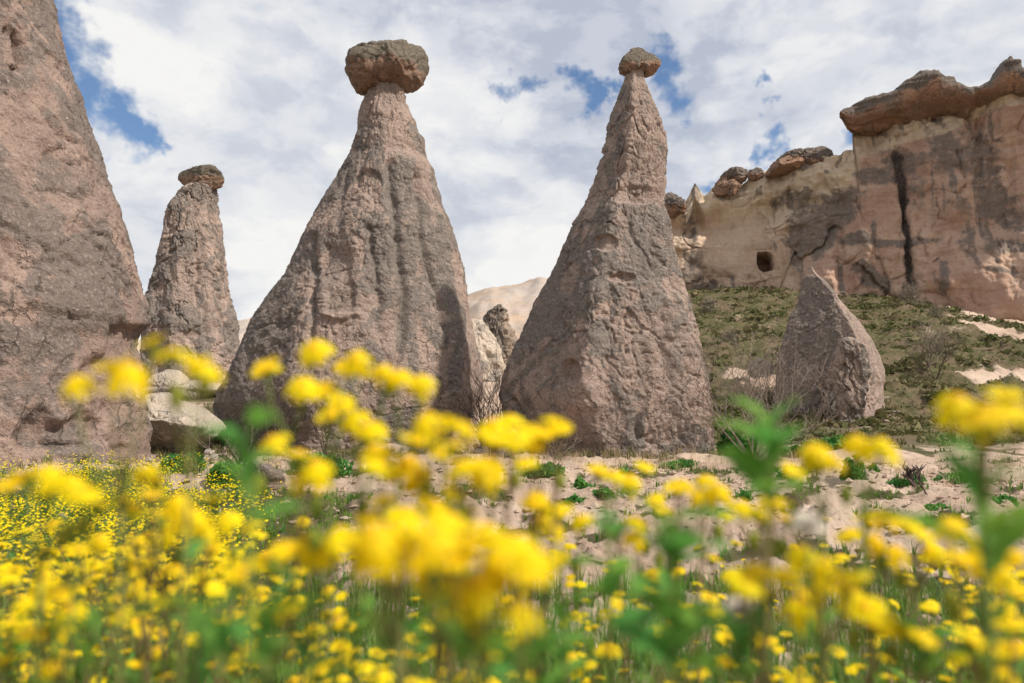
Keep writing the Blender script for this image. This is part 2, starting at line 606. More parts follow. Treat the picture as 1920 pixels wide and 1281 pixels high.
M['petal'] = leaf_mat('yellow_petal', (1.0, 0.82, 0.003), (1.0, 0.73, 0.003), 0.48)
M['petal_v'] = leaf_mat('yellow_petal_field', (1.0, 0.82, 0.003), (1.0, 0.70, 0.003), 0.42, 'attr')
M['disc'] = leaf_mat('flower_disc', (0.92, 0.60, 0.004), (0.85, 0.48, 0.004), 0.1)
M['sepal'] = leaf_mat('green_involucre', (0.20, 0.27, 0.03), (0.30, 0.31, 0.03), 0.3)
M['stem'] = leaf_mat('plant_stem', (0.13, 0.20, 0.035), (0.20, 0.13, 0.06), 0.1)
M['leaf'] = leaf_mat('plant_leaf', (0.09, 0.30, 0.06), (0.20, 0.36, 0.045), 0.45)
M['leaf_v'] = leaf_mat('field_leaf', (0.07, 0.18, 0.035), (0.20, 0.28, 0.045), 0.3, 'attr')
M['grass_v'] = leaf_mat('grass_blade', (0.11, 0.125, 0.035), (0.25, 0.20, 0.10), 0.2, 'attr', 0.8)
M['bush_v'] = leaf_mat('bush_leaf', (0.045, 0.19, 0.04), (0.13, 0.29, 0.05), 0.35, 'attr')
M['sage_v'] = leaf_mat('sage_leaf', (0.15, 0.145, 0.085), (0.25, 0.22, 0.16), 0.2, 'attr', 0.8)
M['tussock_v'] = leaf_mat('tussock_leaf', (0.095, 0.115, 0.035), (0.23, 0.185, 0.10), 0.2, 'attr', 0.85)
M['straw_v'] = leaf_mat('dry_straw', (0.42, 0.30, 0.18), (0.58, 0.45, 0.29), 0.2, 'attr', 0.8)
M['fluff'] = leaf_mat('seed_fluff', (0.96, 0.92, 0.84), (0.94, 0.86, 0.80), 0.5)


def bark_mat(name, a, b):
    m, T = new_mat(name)
    p = T.node('ShaderNodeTexCoord').outputs['Object']
    n = T.noise(p, 14, 5, 0.6)
    finish(T, T.mix(T.ss(n, 0.35, 0.65), a, b), 0.85, n, 0.01, 0.6)
    return m


M['twig'] = bark_mat('grey_twig', (0.15, 0.115, 0.095), (0.27, 0.22, 0.185))
M['twig_dark'] = bark_mat('dark_twig', (0.055, 0.04, 0.034), (0.12, 0.085, 0.07))


# ------------------------------------------------------------------ terrain
GY = [-2000, 0, 1.1, 1.8, 2.6, 8, 16, 20, 24, 30, 38, 60, 100, 200, 2000]
GZ = [0.3, 0.30, 0.27, 0.12, 0.0, -0.02, 0.0, 0.10, 0.60, 1.7, 3.2, 4.6, 6.0, 9.0, 12]
HY = [16, 22, 26, 29, 33, 45, 60, 66, 90, 2000]
HZ = [0.0, 0.25, 0.65, 1.25, 2.45, 6.9, 12.1, 13.5, 15.0, 15]


def ground_base(x, y):
    zg = np.interp(y, GY, GZ)
    zh = np.interp(y, HY, HZ)
    zh = zh - sst(x, 26, 40) * 1.6 * sst(y, 30, 55)
    m = sst(x - 0.05 * y, 1.0, 7.5) * sst(y, 16, 30)
    z = zg * (1 - m) + zh * m
    # the rise left of the tall left chimney, where the path climbs
    return z


def ground_z(x, y, fine=True):
    x = np.asarray(x, float)
    y = np.asarray(y, float)
    z = ground_base(x, y)
    P = np.stack([x, y, np.zeros_like(x)], -1)
    r = np.hypot(x, y)
    z = z + 0.06 * sst(r, 3, 9) * fbm(P * 0.35, 3, 5) * 2 + 0.5 * sst(r, 30, 70) * fbm(P * 0.07, 3, 9)
    # low mounds of crumbled soil
    md = sst(r, 3.0, 6.0) * (1 - sst(r, 20, 30))
    z = z + md * 0.36 * np.maximum(fbm(P * 0.62 + 4.4, 4, 21), -0.08)
    # terracettes on the grassy slope
    hm = sst(y, 27, 33) * sst(x, 4, 9) * (1 - sst(y, 80, 100))
    Pw = P + 0.6 * np.stack([fbm(P * 0.3, 2, 40), fbm(P * 0.3, 2, 41), 0 * x], -1)
    z = z + hm * (0.55 * fbm(Pw * np.array([0.28, 1.0, 1]), 3, 31) + 0.42 * np.abs(fbm(P * 0.95, 3, 33, 0.6)) + 0.14 * fbm(P * 3.0, 2, 35))
    if fine:
        cl = sst(r, 1.0, 2.5) * (1 - sst(r, 16, 26))
        z = z + cl * (0.12 * fbm(P * 1.7, 4, 51, 0.6) + 0.06 * np.abs(fbm(P * 5.0, 3, 57)) + 0.04 * fbm(P * 12.0, 2, 59))
    return z


def grass_mask(x, y):
    P = np.stack([x, y, np.zeros_like(x)], -1)
    n = fbm(P * 0.35, 4, 71)
    n2 = fbm(P * 1.3, 3, 75)
    hill = sst(x - 0.05 * y, 3, 6.5) * sst(y, 19, 24) * (0.86 + 0.5 * n)
    left = sst(-x - 0.05 * y, 0.0, 3.0) * sst(y, 13, 19) * (0.6 + 0.5 * n)
    near = 0.12 + 0.9 * sst(n2 + 0.3 * n, 0.08, 0.28)
    field = sst(-x - 0.12 * y, -0.2, 0.9) * (1 - sst(y, 8, 11)) * 0.8
    g = np.maximum(np.maximum(hill, left), np.maximum(np.where(y < 26, near * 0.75, 0), field))
    for (gx, gy, rx, ry) in ((37, 52, 5.0, 4.5), (41, 49, 5, 3), (24.5, 35.3, 3.0, 1.6), (28.5, 34, 4, 1.9), (12.0, 35.0, 1.8, 1.6), (30, 45, 1.2, 4)):
        g = g * sst(np.hypot((x - gx) / rx, (y - gy) / ry) + 0.35 * n2, 0.75, 1.15)
    return g


def ground_hit(u, v, lo=0.6, hi=90):
    """where the view ray through a photo pixel meets the ground"""
    ys = np.geomspace(lo, hi, 1400)
    p = PX(u, v, ys)
    d = p[:, 2] - ground_z(p[:, 0], ys, False)
    k = np.argmax(d < 0) if (d < 0).any() else len(ys) - 1
    x, y = p[k, 0], ys[k]
    return np.array([x, y, float(ground_z(np.array([x]), np.array([y]))[0])])


def gz(x, y):
    return float(ground_z(np.array([x]), np.array([y]))[0])


def build_ground():
    nf, nb, nr = 345, 40, 430
    thf = np.linspace(-0.80, 0.80, nf)
    thb = np.linspace(0.80, 2 * math.pi - 0.80, nb + 2)[1:-1]
    th = np.concatenate([thf, thb])
    r = np.concatenate([np.geomspace(0.25, 2.4, 36), np.geomspace(2.4, 20, 240)[1:], np.linspace(20, 66, 225)[1:], np.geomspace(66, 2500, 32)[1:]])
    R, TH = np.meshgrid(r, th, indexing='ij')
    x = R * np.sin(TH)
    y = R * np.cos(TH)
    z = ground_z(x, y)
    g = grass_mask(x, y)
    V = np.stack([x, y, z], -1).reshape(-1, 3)
    n = len(th)
    F = grid_faces(len(r), n, True)[:, ::-1]
    c = np.array([[0, 0, gz(0, 0)]])
    V = np.concatenate([V, c])
    tri = np.stack([np.full(n, len(V) - 1), (np.arange(n) + 1) % n, np.arange(n)], -1)[:, ::-1]
    me = mesh_np('ground', V, [tri, F], M['ground'], {'grass': np.append(g.ravel(), 0.5), 'far': np.append(sst(R, 80, 160).ravel(), 0)})
    o = obj('ground', me)
    tag(o, 'pinkish crumbly soil rising to a grassy slope', None, None, 'structure')


build_ground()


# ------------------------------------------------------------------ rock builders
def rock_disp(P, N2, seed, flute=0.12, flute_k=1.3, crust=0.07, crack=0.08, lump=0.16, peb=1.0, stretch=0.6, crack_sc=0.8, rscale=2.0, cbias=0.0):
    q = P + seed * 13.7
    warp = np.stack([fbm(q * 0.6, 3, seed + 1), fbm(q * 0.6, 3, seed + 2), fbm(q * 0.6, 3, seed + 3)], -1)
    d = lump * fbm(q * 0.42, 4, seed + 4)
    # gullies that run down the flank
    if flute:
        fz = np.concatenate([N2 * flute_k + 0.35 * warp[..., :2], (P[..., 2:3] * 0.10)], -1)
        n = fbm(fz + seed, 3, seed + 5)
        fa = flute * np.clip((rscale - 0.6) / 1.6, 0.08, 1)
        d = d - fa * (1 - sst(np.abs(n), 0.0, 0.22)) + fa * 0.6 * fbm(fz * 2.3, 2, seed + 6)
    s = np.array([1, 1, stretch])
    c1 = fbm(q * s * 0.75 + warp * 0.5, 5, seed + 7)
    c2 = fbm(q * s * 1.9 + warp, 4, seed + 8)
    k1 = sst(c1, -0.06, 0.02)
    k2 = sst(c2, -0.02, 0.05)
    k3 = sst(c2, 0.20, 0.26)
    d = d + crust * (k1 - 0.5) + 0.3 * crust * (k2 - 0.5)
    if crack:
        w = q * s * crack_sc + 0.9 * warp + 0.12 * np.stack([fbm(q * 3, 2, seed + 61), fbm(q * 3, 2, seed + 62), fbm(q * 3, 2, seed + 63)], -1)
        f1, f2, rid = worley(w, seed + 9)
        e = f2 - f1
        mask = sst(fbm(q * 0.5, 2, seed + 10), -0.25, 0.05)
        d = d - crack * (1 - sst(e, 0.0, 0.09)) * mask + 0.25 * crack * (rid - 0.5) * mask
        f1, f2, rid = worley(q * 2.3 * s + warp, seed + 11)
        pm = 0.35 + 0.65 * sst(fbm(q * 0.7, 2, seed + 15), -0.15, 0.15)
        d = d + pm * crust * (1.3 * (rid - 0.5) + 1.2 * (0.45 - f1)) - 0.35 * crack * (1 - sst(f2 - f1, 0.0, 0.10)) * pm
        g1, g2, gid = worley(q * 5.2 * s + 1.6 * warp, seed + 16)
        d = d + pm * crust * (0.55 * (gid - 0.5) + 0.6 * (0.45 - g1))
        pit = (rid > 0.88)
        d = d - 0.9 * crack * pit * (1 - sst(f1, 0.12, 0.32))
    d = d + peb * (0.035 * fbm(q * 3.4, 3, seed + 12) + 0.030 * fbm(q * 8.0, 3, seed + 13, 0.7))
    cr = np.clip(0.13 + cbias + 0.5 * k1 + 0.25 * k2 + 0.35 * fbm(q * 0.3, 3, seed + 14), 0, 1)
    return d, cr


def column(name, prof, Y, nth, nz, mat, seed, parent=None, depth=1.0, shape=None, zdown=1.5, extra=None, attr_extra=None, **kw):
    """round rock body from its left and right outline (v, u_left, u_right), standing Y metres ahead"""
    pr = np.array(prof, float)
    v = np.linspace(pr[0, 0], pr[-1, 0], nz)
    ul = np.interp(v, pr[:, 0], pr[:, 1])
    ur = np.interp(v, pr[:, 0], pr[:, 2])
    ker = np.array([1, 2, 3, 2, 1]) / 9.0
    sm = lambda a: np.convolve(np.pad(a, 2, mode='edge'), ker, 'valid')
    ul, ur = sm(ul), sm(ur)
    # the circle whose two tangents from the viewpoint are the outline rays
    al = np.arctan2(PX(ul, v, 1.0)[:, 0], 1.0)
    ar = np.arctan2(PX(ur, v, 1.0)[:, 0], 1.0)
    ac, hw = (al + ar) / 2, (ar - al) / 2
    dist = Y / np.cos(ac)
    cx = Y * np.tan(ac)
    rad = dist * np.sin(hw)
    z = PX(ur, v, dist * np.cos(hw) * np.cos(ar))[:, 2]
    # carry it on below the ground
    k = 6
    cx = np.append(cx, np.full(k, cx[-1]))
    rad = np.append(rad, np.full(k, rad[-1]) * np.linspace(1.0, 0.97, k))
    z = np.append(z, z[-1] - np.linspace(0.1, 1, k) * zdown)
    s = np.linspace(-math.pi, math.pi, nth + 1)[:-1]
    th = s - 0.45 * np.sin(s)
    sh = np.ones(nth) if shape is None else shape(th)
    dirx, diry = np.sin(th), -np.cos(th) * depth
    N2 = np.broadcast_to(np.stack([np.sin(th), -np.cos(th)], -1)[None], (len(z), nth, 2))
    x = cx[:, None] + rad[:, None] * sh[None] * dirx[None]
    y = Y + rad[:, None] * sh[None] * diry[None]
    P = np.stack([x, y, np.broadcast_to(z[:, None], x.shape)], -1)
    d, cr = rock_disp(P, N2, seed, rscale=rad[:, None], **kw)
    taper = np.clip(rad / 0.7, 0.25, 1)[:, None]
    d = d * taper
    if extra is not None:
        de, ce = extra(P, th, *PROJ(P))
        d = d + de
        cr = np.clip(cr + ce, 0, 1)
    P = P + np.concatenate([N2, np.zeros(N2.shape[:2] + (1,))], -1) * d[..., None]
    V = P.reshape(-1, 3)
    F = grid_faces(len(z), nth, True)
    top = P[0].mean(0) + np.array([0, 0, 0.02])
    V = np.concatenate([V, top[None]])
    tri = np.stack([np.full(nth, len(V) - 1), (np.arange(nth) + 1) % nth, np.arange(nth)], -1)
    base = np.array([cx[-1], Y, 0.0])
    base[2] = gz(base[0], base[1])
    off = base if parent is None else np.array(parent.location)
    me = mesh_np(name, V - off, [tri, F], mat, {'crust': np.append(cr.ravel(), cr[0].mean())})
    return obj(name, me, parent, tuple(off) if parent is None else (0, 0, 0)), base


def boulder(name, outline, Y, mat, seed, parent=None, depth=0.9, nphi=150, npsi=80, box=0.62, lich_lo=0.0, lump=0.05, crack=0.05, peb=0.6, crust=0.05, lens=0.6, ctr=None, cuts=12, slope=0.0, cb=0.0):
    """rock with the outline given in photo pixels, inflated to a real thickness"""
    ol = np.array(outline, float)
    W = PX(ol[:, 0], ol[:, 1], Y)[:, [0, 2]]
    c = (W.min(0) + W.max(0)) / 2 if ctr is None else PX(ctr[0], ctr[1], Y)[[0, 2]]
    rel = W - c
    ang = np.arctan2(rel[:, 1], rel[:, 0])
    rr = np.hypot(rel[:, 0], rel[:, 1])
    o = np.argsort(ang)
    ang, rr = ang[o], rr[o]
    ang = np.concatenate([ang[-1:] - 2 * math.pi, ang, ang[:1] + 2 * math.pi])
    rr = np.concatenate([rr[-1:], rr, rr[:1]])
    phi = np.linspace(-math.pi, math.pi, nphi + 1)[:-1]
    rs = np.interp(phi, ang, rr)
    ker = np.array([1, 2, 3, 2, 1]) / 9.0
    rs = np.convolve(np.concatenate([rs[-2:], rs, rs[:2]]), ker, 'valid')
    psi = np.linspace(0.02, math.pi - 0.02, npsi)
    sp = np.sin(psi) ** box
    cp = np.sign(np.cos(psi)) * np.abs(np.cos(psi)) ** 0.85
    half = (W[:, 0].max() - W[:, 0].min()) / 2 * depth
    x = c[0] + rs[None] * np.cos(phi)[None] * sp[:, None]
    z = c[1] + rs[None] * np.sin(phi)[None] * sp[:, None]
    y = Y - half * cp[:, None] + 0 * x
    # tops dome and undersides rise away from the middle, so the outline is the same from below
    te = max(abs(c[1] - CAM_Z) / Y, slope)
    zr_ = z - c[1]
    z = c[1] + np.sign(zr_) * np.maximum(np.abs(zr_) - np.abs(y - Y) * te * lens * np.abs(np.sin(phi))[None], 0.12 * np.abs(zr_))
    P = np.stack([x, y, z], -1)
    # flat breaks
    rc = np.random.default_rng(seed)
    cen = np.array([c[0], Y, c[1]])
    for k in range(cuts):
        nn = rc.normal(size=3)
        nn = np.array([nn[0] * 0.55, (abs(nn[1]) + 0.6) * (-1 if k % 3 else 1), nn[2] * 0.55])
        nn /= np.linalg.norm(nn)
        dt = (P - cen) @ nn
        lim = dt.max() * rc.uniform(0.62, 0.9)
        P = P - np.maximum(dt - lim, 0)[..., None] * nn * 0.92
    nrm = P - np.array([c[0], Y, c[1]])
    nrm /= np.linalg.norm(nrm, axis=-1, keepdims=True) + 1e-6
    d, cr = rock_disp(P * 1.0, nrm[..., :2], seed, flute=0, lump=lump, crack=crack, crust=crust, peb=peb, stretch=1.0, crack_sc=1.1)
    zr = (z - W[:, 1].min()) / (W[:, 1].max() - W[:, 1].min())
    lich = sst(zr + 0.25 * fbm(P * 1.2, 3, seed + 31), 0.42 + lich_lo, 0.62 + lich_lo)
    cr = np.clip(cr * 0.6 + 0.5 * lich - 0.15 + cb, 0, 1)
    P = P + nrm * d[..., None]
    V = P.reshape(-1, 3)
    F = grid_faces(npsi, nphi, True)
    V = np.concatenate([V, P[0].mean(0)[None], P[-1].mean(0)[None]])
    n0 = len(V) - 2
    j = np.arange(nphi)
    t1 = np.stack([np.full(nphi, n0), j, (j + 1) % nphi], -1)[:, ::-1]
    t2 = np.stack([np.full(nphi, n0 + 1), (npsi - 1) * nphi + (j + 1) % nphi, (npsi - 1) * nphi + j], -1)[:, ::-1]
    off = np.array([c[0], Y, W[:, 1].min()]) if parent is None else np.array(parent.location)
    me = mesh_np(name, V - off, [t1, t2, F], mat, {'crust': np.append(cr.ravel(), [0.5, 0.5]), 'lichen': np.append(lich.ravel(), [0, 0])})
    return obj(name, me, parent, tuple(off) if parent is None else (0, 0, 0))


def chimney(label, prof, Y, nth, nz, mat, seed, cap=None, cap_kw=None, **kw):
    cu = (prof[-1][1] + prof[-1][2]) / 2
    bx = float(PX(cu, prof[-1][0], Y)[0])
    root = empty('fairy_chimney', (bx, Y, gz(bx, Y)))
    tag(root, label, 'rock chimney', 'fairy chimneys')
    column('shaft', prof, Y, nth, nz, mat, seed, root, **kw)
    if cap is not None:
        boulder('cap_rock', cap, Y, M['caprock'], seed + 100, root, **(cap_kw or {}))
    return root


def faceted(planes, soft=14.0):
    """cross-section cut by flat flanks; planes are (angle, distance)"""
    def f(th):
        acc = np.zeros_like(th)
        for a, h in planes:
            acc = acc + np.maximum(np.cos(th - a), 0.02) ** soft / h ** soft
        r = acc ** (-1.0 / soft)
        a, b = np.max(r * np.sin(th)), np.max(-r * np.sin(th))
        return r / (b + (a - b) * (0.5 + 0.5 * np.sin(th)))
    return f


# --- the huge cone cut by the left edge of the frame
def a_extra(P, th, u, v):
    q = P
    d = np.zeros(u.shape)
    c = np.zeros(u.shape)
    # undercut below a ledge, hollows at the foot, the notch near the top
    led = sst(v, 606, 622) * sst(fbm(q * 0.5, 2, 201) + (u - 120) / 300.0, 0.0, 0.3)
    d -= 0.16 * led * (1 - sst(v, 700, 760))
    for (hu, hv, ru, rv, dp) in ((70, 815, 48, 46, 0.30), (160, 805, 46, 40, 0.25), (225, 770, 28, 30, 0.15), (42, 95, 15, 45, 0.5), (20, 60, 10, 20, 0.2), (100, 300, 12, 20, 0.15), (30, 128, 22, 8, 0.3), (130, 838, 60, 10, 0.15)):
        m = 1 - sst(np.hypot((u - hu) / ru, (v - hv) / rv) + 0.6 * fbm(q * 1.7, 3, 203), 0.2, 1.1)
        d -= dp * m * (np.cos(th) > 0)
    pale = (1 - sst(np.hypot((u - 25) / 75, (v - 215) / 60) + 0.5 * fbm(q * 1.1, 3, 207), 0.5, 1.0)) + (1 - sst(np.hypot((u - 10) / 45, (v - 480) / 60) + 0.5 * fbm(q * 1.1, 3, 208), 0.5, 1.0))
    d -= 0.06 * pale
    c -= 0.9 * pale + 0.25 * sst(v, 600, 700)
    return d, c


chimney('huge brown cone of tuff cut off by the left edge of the photo',
        [(-620, -150, -60), (-400, -255, -15), (-200, -330, 40), (0, -420, 92), (100, -450, 118), (140, -460, 132), (200, -480, 158), (260, -500, 177), (300, -510, 193), (350, -525, 209), (400, -540, 224),
         (450, -550, 237), (500, -560, 250), (550, -570, 264), (600, -580, 282), (620, -582, 284), (632, -582, 276), (660, -585, 272), (760, -590, 274), (830, -595, 280), (880, -600, 284), (910, -600, 284)],
        15.0, 310, 390, M['tuff_pink'], 3, flute=0.04, crust=0.03, crack=0.09, lump=0.18, crack_sc=0.9, stretch=0.75, cbias=0.15, peb=1.1, extra=a_extra)

# --- the slim far chimney
chimney('slim far chimney with a flat cap, behind the yellow flowers between two cones',
        [(354, 344, 402), (358, 338, 405), (368, 326, 406), (400, 304, 411), (450, 293, 417), (480, 285, 421), (500, 278, 426), (545, 266, 434), (600, 252, 445), (650, 246, 455), (700, 240, 462), (730, 236, 466)],
        38.0, 220, 260, M['tuff_grey'], 8, [(334, 330), (335, 342), (350, 352), (380, 356), (405, 357), (415, 350), (421, 353), (422, 340), (426, 327), (415, 318), (385, 314), (370, 317), (360, 320), (345, 322)],
        dict(lump=0.06, crack=0.05, nphi=110, npsi=60, box=0.45, depth=0.6, lens=0.15), shape=faceted([(-1.1, 0.9), (-0.3, 0.92), (0.5, 0.92), (1.3, 0.95), (2.4, 0.9), (-2.3, 0.9)], 30.0), flute=0.14, flute_k=1.2, crust=0.04, crack=0.10, peb=1.2)


c_shape = faceted([(-1.25, 0.93), (-0.62, 0.86), (-0.08, 0.93), (0.42, 0.90), (0.85, 0.93), (1.45, 0.97), (2.2, 0.9), (3.0, 0.9), (-2.2, 0.9)], 34.0)


# --- the broad chimney with the great oval cap
def c_extra(P, th, u, v):
    d = np.zeros(u.shape)
    c = np.zeros(u.shape)
    front = (np.cos(th) > -0.1)
    wob = 0.35 * fbm(P * 1.2, 3, 301)
    # bare pink face in the middle with a broken lip below, flutes left and right of it
    face = (1 - sst(np.abs(u - 632) / 34 + wob, 0.6, 1.0)) * sst(v, 440, 480) * (1 - sst(v, 583, 588))
    d -= 0.14 * face * front
    c -= 0.9 * face
    lip = (1 - sst(np.abs(u - 640) / 45, 0.7, 1.0)) * np.exp(-((v - 592 - 3 * np.sin(u / 9)) / 6) ** 2)
    d += 0.12 * lip * front
    for (pts, w, dp) in (([(300, 722), (380, 735), (450, 748), (520, 752), (600, 745), (700, 735)], 8, 0.34), ([(320, 768), (400, 785), (470, 800), (540, 815), (640, 840)], 6, 0.30),
                         ([(440, 590), (520, 588), (600, 584), (680, 575)], 7, 0.22), ([(330, 655), (400, 640), (470, 615)], 8, 0.12), ([(315, 800), (400, 822), (480, 838)], 4, 0.2), ([(420, 690), (520, 700), (640, 706)], 9, 0.22)):
        pts = np.array(pts)
        uc = np.interp(v, pts[:, 0], pts[:, 1])
        win = sst(v, pts[0, 0] - 10, pts[0, 0] + 15) * (1 - sst(v, pts[-1, 0] - 30, pts[-1, 0] + 20))
        g = np.exp(-((u - uc + 20 * fbm(P * 0.5, 3, 305)) / w) ** 2) * win * front
        d -= 0.6 * dp * g
        c += 0.2 * g
    top = 1 - sst(v + 30 * wob, 205, 235)
    c -= 0.8 * top
    d -= 0.0 * top
    arch = np.exp(-((np.hypot((u - 690) / 24, (v - 345) / 25) - 1) / 0.18) ** 2) * (v < 350) * front
    d -= 0.12 * arch
    ins = (1 - sst(np.hypot((u - 690) / 24, (v - 345) / 25), 0.7, 1.0)) * front
    d -= 0.10 * ins
    c -= 0.6 * ins
    tanp = (1 - sst(np.hypot((u - 735) / 22, (v - 245) / 55) + wob, 0.5, 1.0)) * front
    c -= 0.8 * tanp
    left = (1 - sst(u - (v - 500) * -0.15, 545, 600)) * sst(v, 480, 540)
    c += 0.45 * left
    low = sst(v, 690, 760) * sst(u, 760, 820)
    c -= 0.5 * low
    return d, c


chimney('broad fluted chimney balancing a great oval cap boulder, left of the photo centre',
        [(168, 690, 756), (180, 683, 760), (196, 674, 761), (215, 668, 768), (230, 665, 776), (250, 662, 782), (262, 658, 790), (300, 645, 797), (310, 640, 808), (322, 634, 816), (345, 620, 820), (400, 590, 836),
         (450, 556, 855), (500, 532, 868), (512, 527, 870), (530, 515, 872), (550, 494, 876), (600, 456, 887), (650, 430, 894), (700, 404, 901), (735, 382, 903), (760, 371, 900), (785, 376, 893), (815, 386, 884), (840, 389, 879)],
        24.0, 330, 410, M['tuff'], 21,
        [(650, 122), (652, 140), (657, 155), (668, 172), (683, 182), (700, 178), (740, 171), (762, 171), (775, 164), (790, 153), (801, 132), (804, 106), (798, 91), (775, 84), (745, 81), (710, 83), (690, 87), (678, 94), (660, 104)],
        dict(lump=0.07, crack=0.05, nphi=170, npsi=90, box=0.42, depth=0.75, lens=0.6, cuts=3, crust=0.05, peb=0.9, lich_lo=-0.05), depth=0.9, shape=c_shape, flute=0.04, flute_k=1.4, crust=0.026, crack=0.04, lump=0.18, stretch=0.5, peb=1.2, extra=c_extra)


d_shape = faceted([(-1.0, 0.88), (0.35, 0.95), (1.5, 0.95), (2.6, 0.9), (-2.4, 0.9)], 16.0)


# --- the tall pointed chimney with the small cap
def d_extra(P, th, u, v):
    d = np.zeros(u.shape)
    c = np.zeros(u.shape)
    front = (np.cos(th) > -0.1)
    wob = 0.35 * fbm(P * 1.3, 3, 401)
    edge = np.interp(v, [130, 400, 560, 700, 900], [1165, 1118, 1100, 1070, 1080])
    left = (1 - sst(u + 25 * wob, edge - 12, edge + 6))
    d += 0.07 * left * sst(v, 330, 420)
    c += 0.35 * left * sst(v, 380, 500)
    # scars where the crust fell away
    for (hu, hv, ru, rv, dp) in ((1135, 455, 26, 17, 0.16), (1165, 520, 30, 10, 0.14), (1070, 695, 19, 26, 0.22), (1190, 365, 55, 22, 0.08), (1180, 205, 10, 8, 0.10), (1100, 830, 80, 75, 0.10)):
        r = np.hypot((u - hu) / ru, (v - hv) / rv) + 0.4 * wob
        m = (1 - sst(r, 0.65, 1.0)) * front
        d -= dp * m
        c -= 0.85 * m
    for (pts, w, dp) in (([(480, 1130), (600, 1135), (700, 1140), (800, 1175)], 14, 0.13), ([(560, 1245), (650, 1240), (760, 1250)], 8, 0.16), ([(640, 1205), (740, 1195), (830, 1215)], 8, 0.15), ([(395, 1190), (430, 1188), (470, 1195)], 4, 0.10), ([(690, 952), (740, 950), (790, 985)], 4, 0.2), ([(735, 950), (760, 965), (800, 992)], 4, 0.15)):
        pts = np.array(pts)
        uc = np.interp(v, pts[:, 0], pts[:, 1])
        win = sst(v, pts[0, 0] - 10, pts[0, 0] + 20) * (1 - sst(v, pts[-1, 0] - 30, pts[-1, 0] + 20))
        d -= dp * np.exp(-((u - uc + 34 * fbm(P * 0.45, 3, 405)) / (w * 1.25)) ** 2) * win * front * 0.7
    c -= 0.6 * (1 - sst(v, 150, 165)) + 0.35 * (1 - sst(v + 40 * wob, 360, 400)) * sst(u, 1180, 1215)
    return d, c


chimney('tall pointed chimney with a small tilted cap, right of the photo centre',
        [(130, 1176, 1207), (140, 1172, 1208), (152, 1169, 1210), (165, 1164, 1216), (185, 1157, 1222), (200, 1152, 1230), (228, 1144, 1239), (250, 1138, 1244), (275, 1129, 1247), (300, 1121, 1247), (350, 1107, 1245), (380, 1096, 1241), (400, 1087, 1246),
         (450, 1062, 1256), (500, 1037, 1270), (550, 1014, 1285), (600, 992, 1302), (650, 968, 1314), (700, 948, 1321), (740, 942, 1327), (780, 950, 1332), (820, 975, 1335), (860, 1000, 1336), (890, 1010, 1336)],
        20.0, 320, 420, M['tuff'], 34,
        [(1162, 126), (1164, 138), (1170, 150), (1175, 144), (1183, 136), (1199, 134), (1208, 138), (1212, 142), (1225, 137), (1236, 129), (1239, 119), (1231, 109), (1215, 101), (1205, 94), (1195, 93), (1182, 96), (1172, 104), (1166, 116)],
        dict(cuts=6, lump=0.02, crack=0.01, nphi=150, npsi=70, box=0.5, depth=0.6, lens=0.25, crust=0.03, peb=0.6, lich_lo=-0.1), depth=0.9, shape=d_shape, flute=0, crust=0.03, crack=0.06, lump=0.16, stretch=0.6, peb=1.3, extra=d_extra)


# --- the pointed rock on the slope
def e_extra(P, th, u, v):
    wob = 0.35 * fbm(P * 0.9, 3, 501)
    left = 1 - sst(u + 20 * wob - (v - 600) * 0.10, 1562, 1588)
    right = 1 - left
    c = 0.55 * left * sst(v, 510, 530) - 0.75 * right - 0.9 * (1 - sst(v, 512, 524))  # light painted through crust: left face darkened as shaded, right lightened as sunlit
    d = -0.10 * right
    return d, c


pin = empty('rock_pinnacle', (float(PX(1560, 805, 30)[0]), 30, gz(float(PX(1560, 805, 30)[0]), 30)))
tag(pin, 'pointed rock fang standing alone at the foot of the grassy slope', 'rock')
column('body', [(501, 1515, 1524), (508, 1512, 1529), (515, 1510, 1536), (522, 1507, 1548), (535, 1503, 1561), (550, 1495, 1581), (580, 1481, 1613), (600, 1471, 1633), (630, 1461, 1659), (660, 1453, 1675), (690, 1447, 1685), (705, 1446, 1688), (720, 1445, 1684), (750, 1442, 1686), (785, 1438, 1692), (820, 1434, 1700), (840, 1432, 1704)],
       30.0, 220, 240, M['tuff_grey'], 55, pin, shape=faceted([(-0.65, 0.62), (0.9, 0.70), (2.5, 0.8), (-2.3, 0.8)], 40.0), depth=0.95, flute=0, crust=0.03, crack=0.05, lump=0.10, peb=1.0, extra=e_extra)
column('buttress', [(632, 1583, 1598), (636, 1570, 1612), (645, 1562, 1620), (665, 1556, 1628), (700, 1549, 1634), (740, 1546, 1634), (780, 1548, 1622), (810, 1552, 1610), (830, 1552, 1605)],
       28.0, 120, 130, M['tuff_grey'], 57, pin, depth=0.7, flute=0.12, crust=0.12, crack=0.14, lump=0.25, peb=1.4, extra=lambda P, th, u, v: (0 * u, 0.25 + 0 * u))


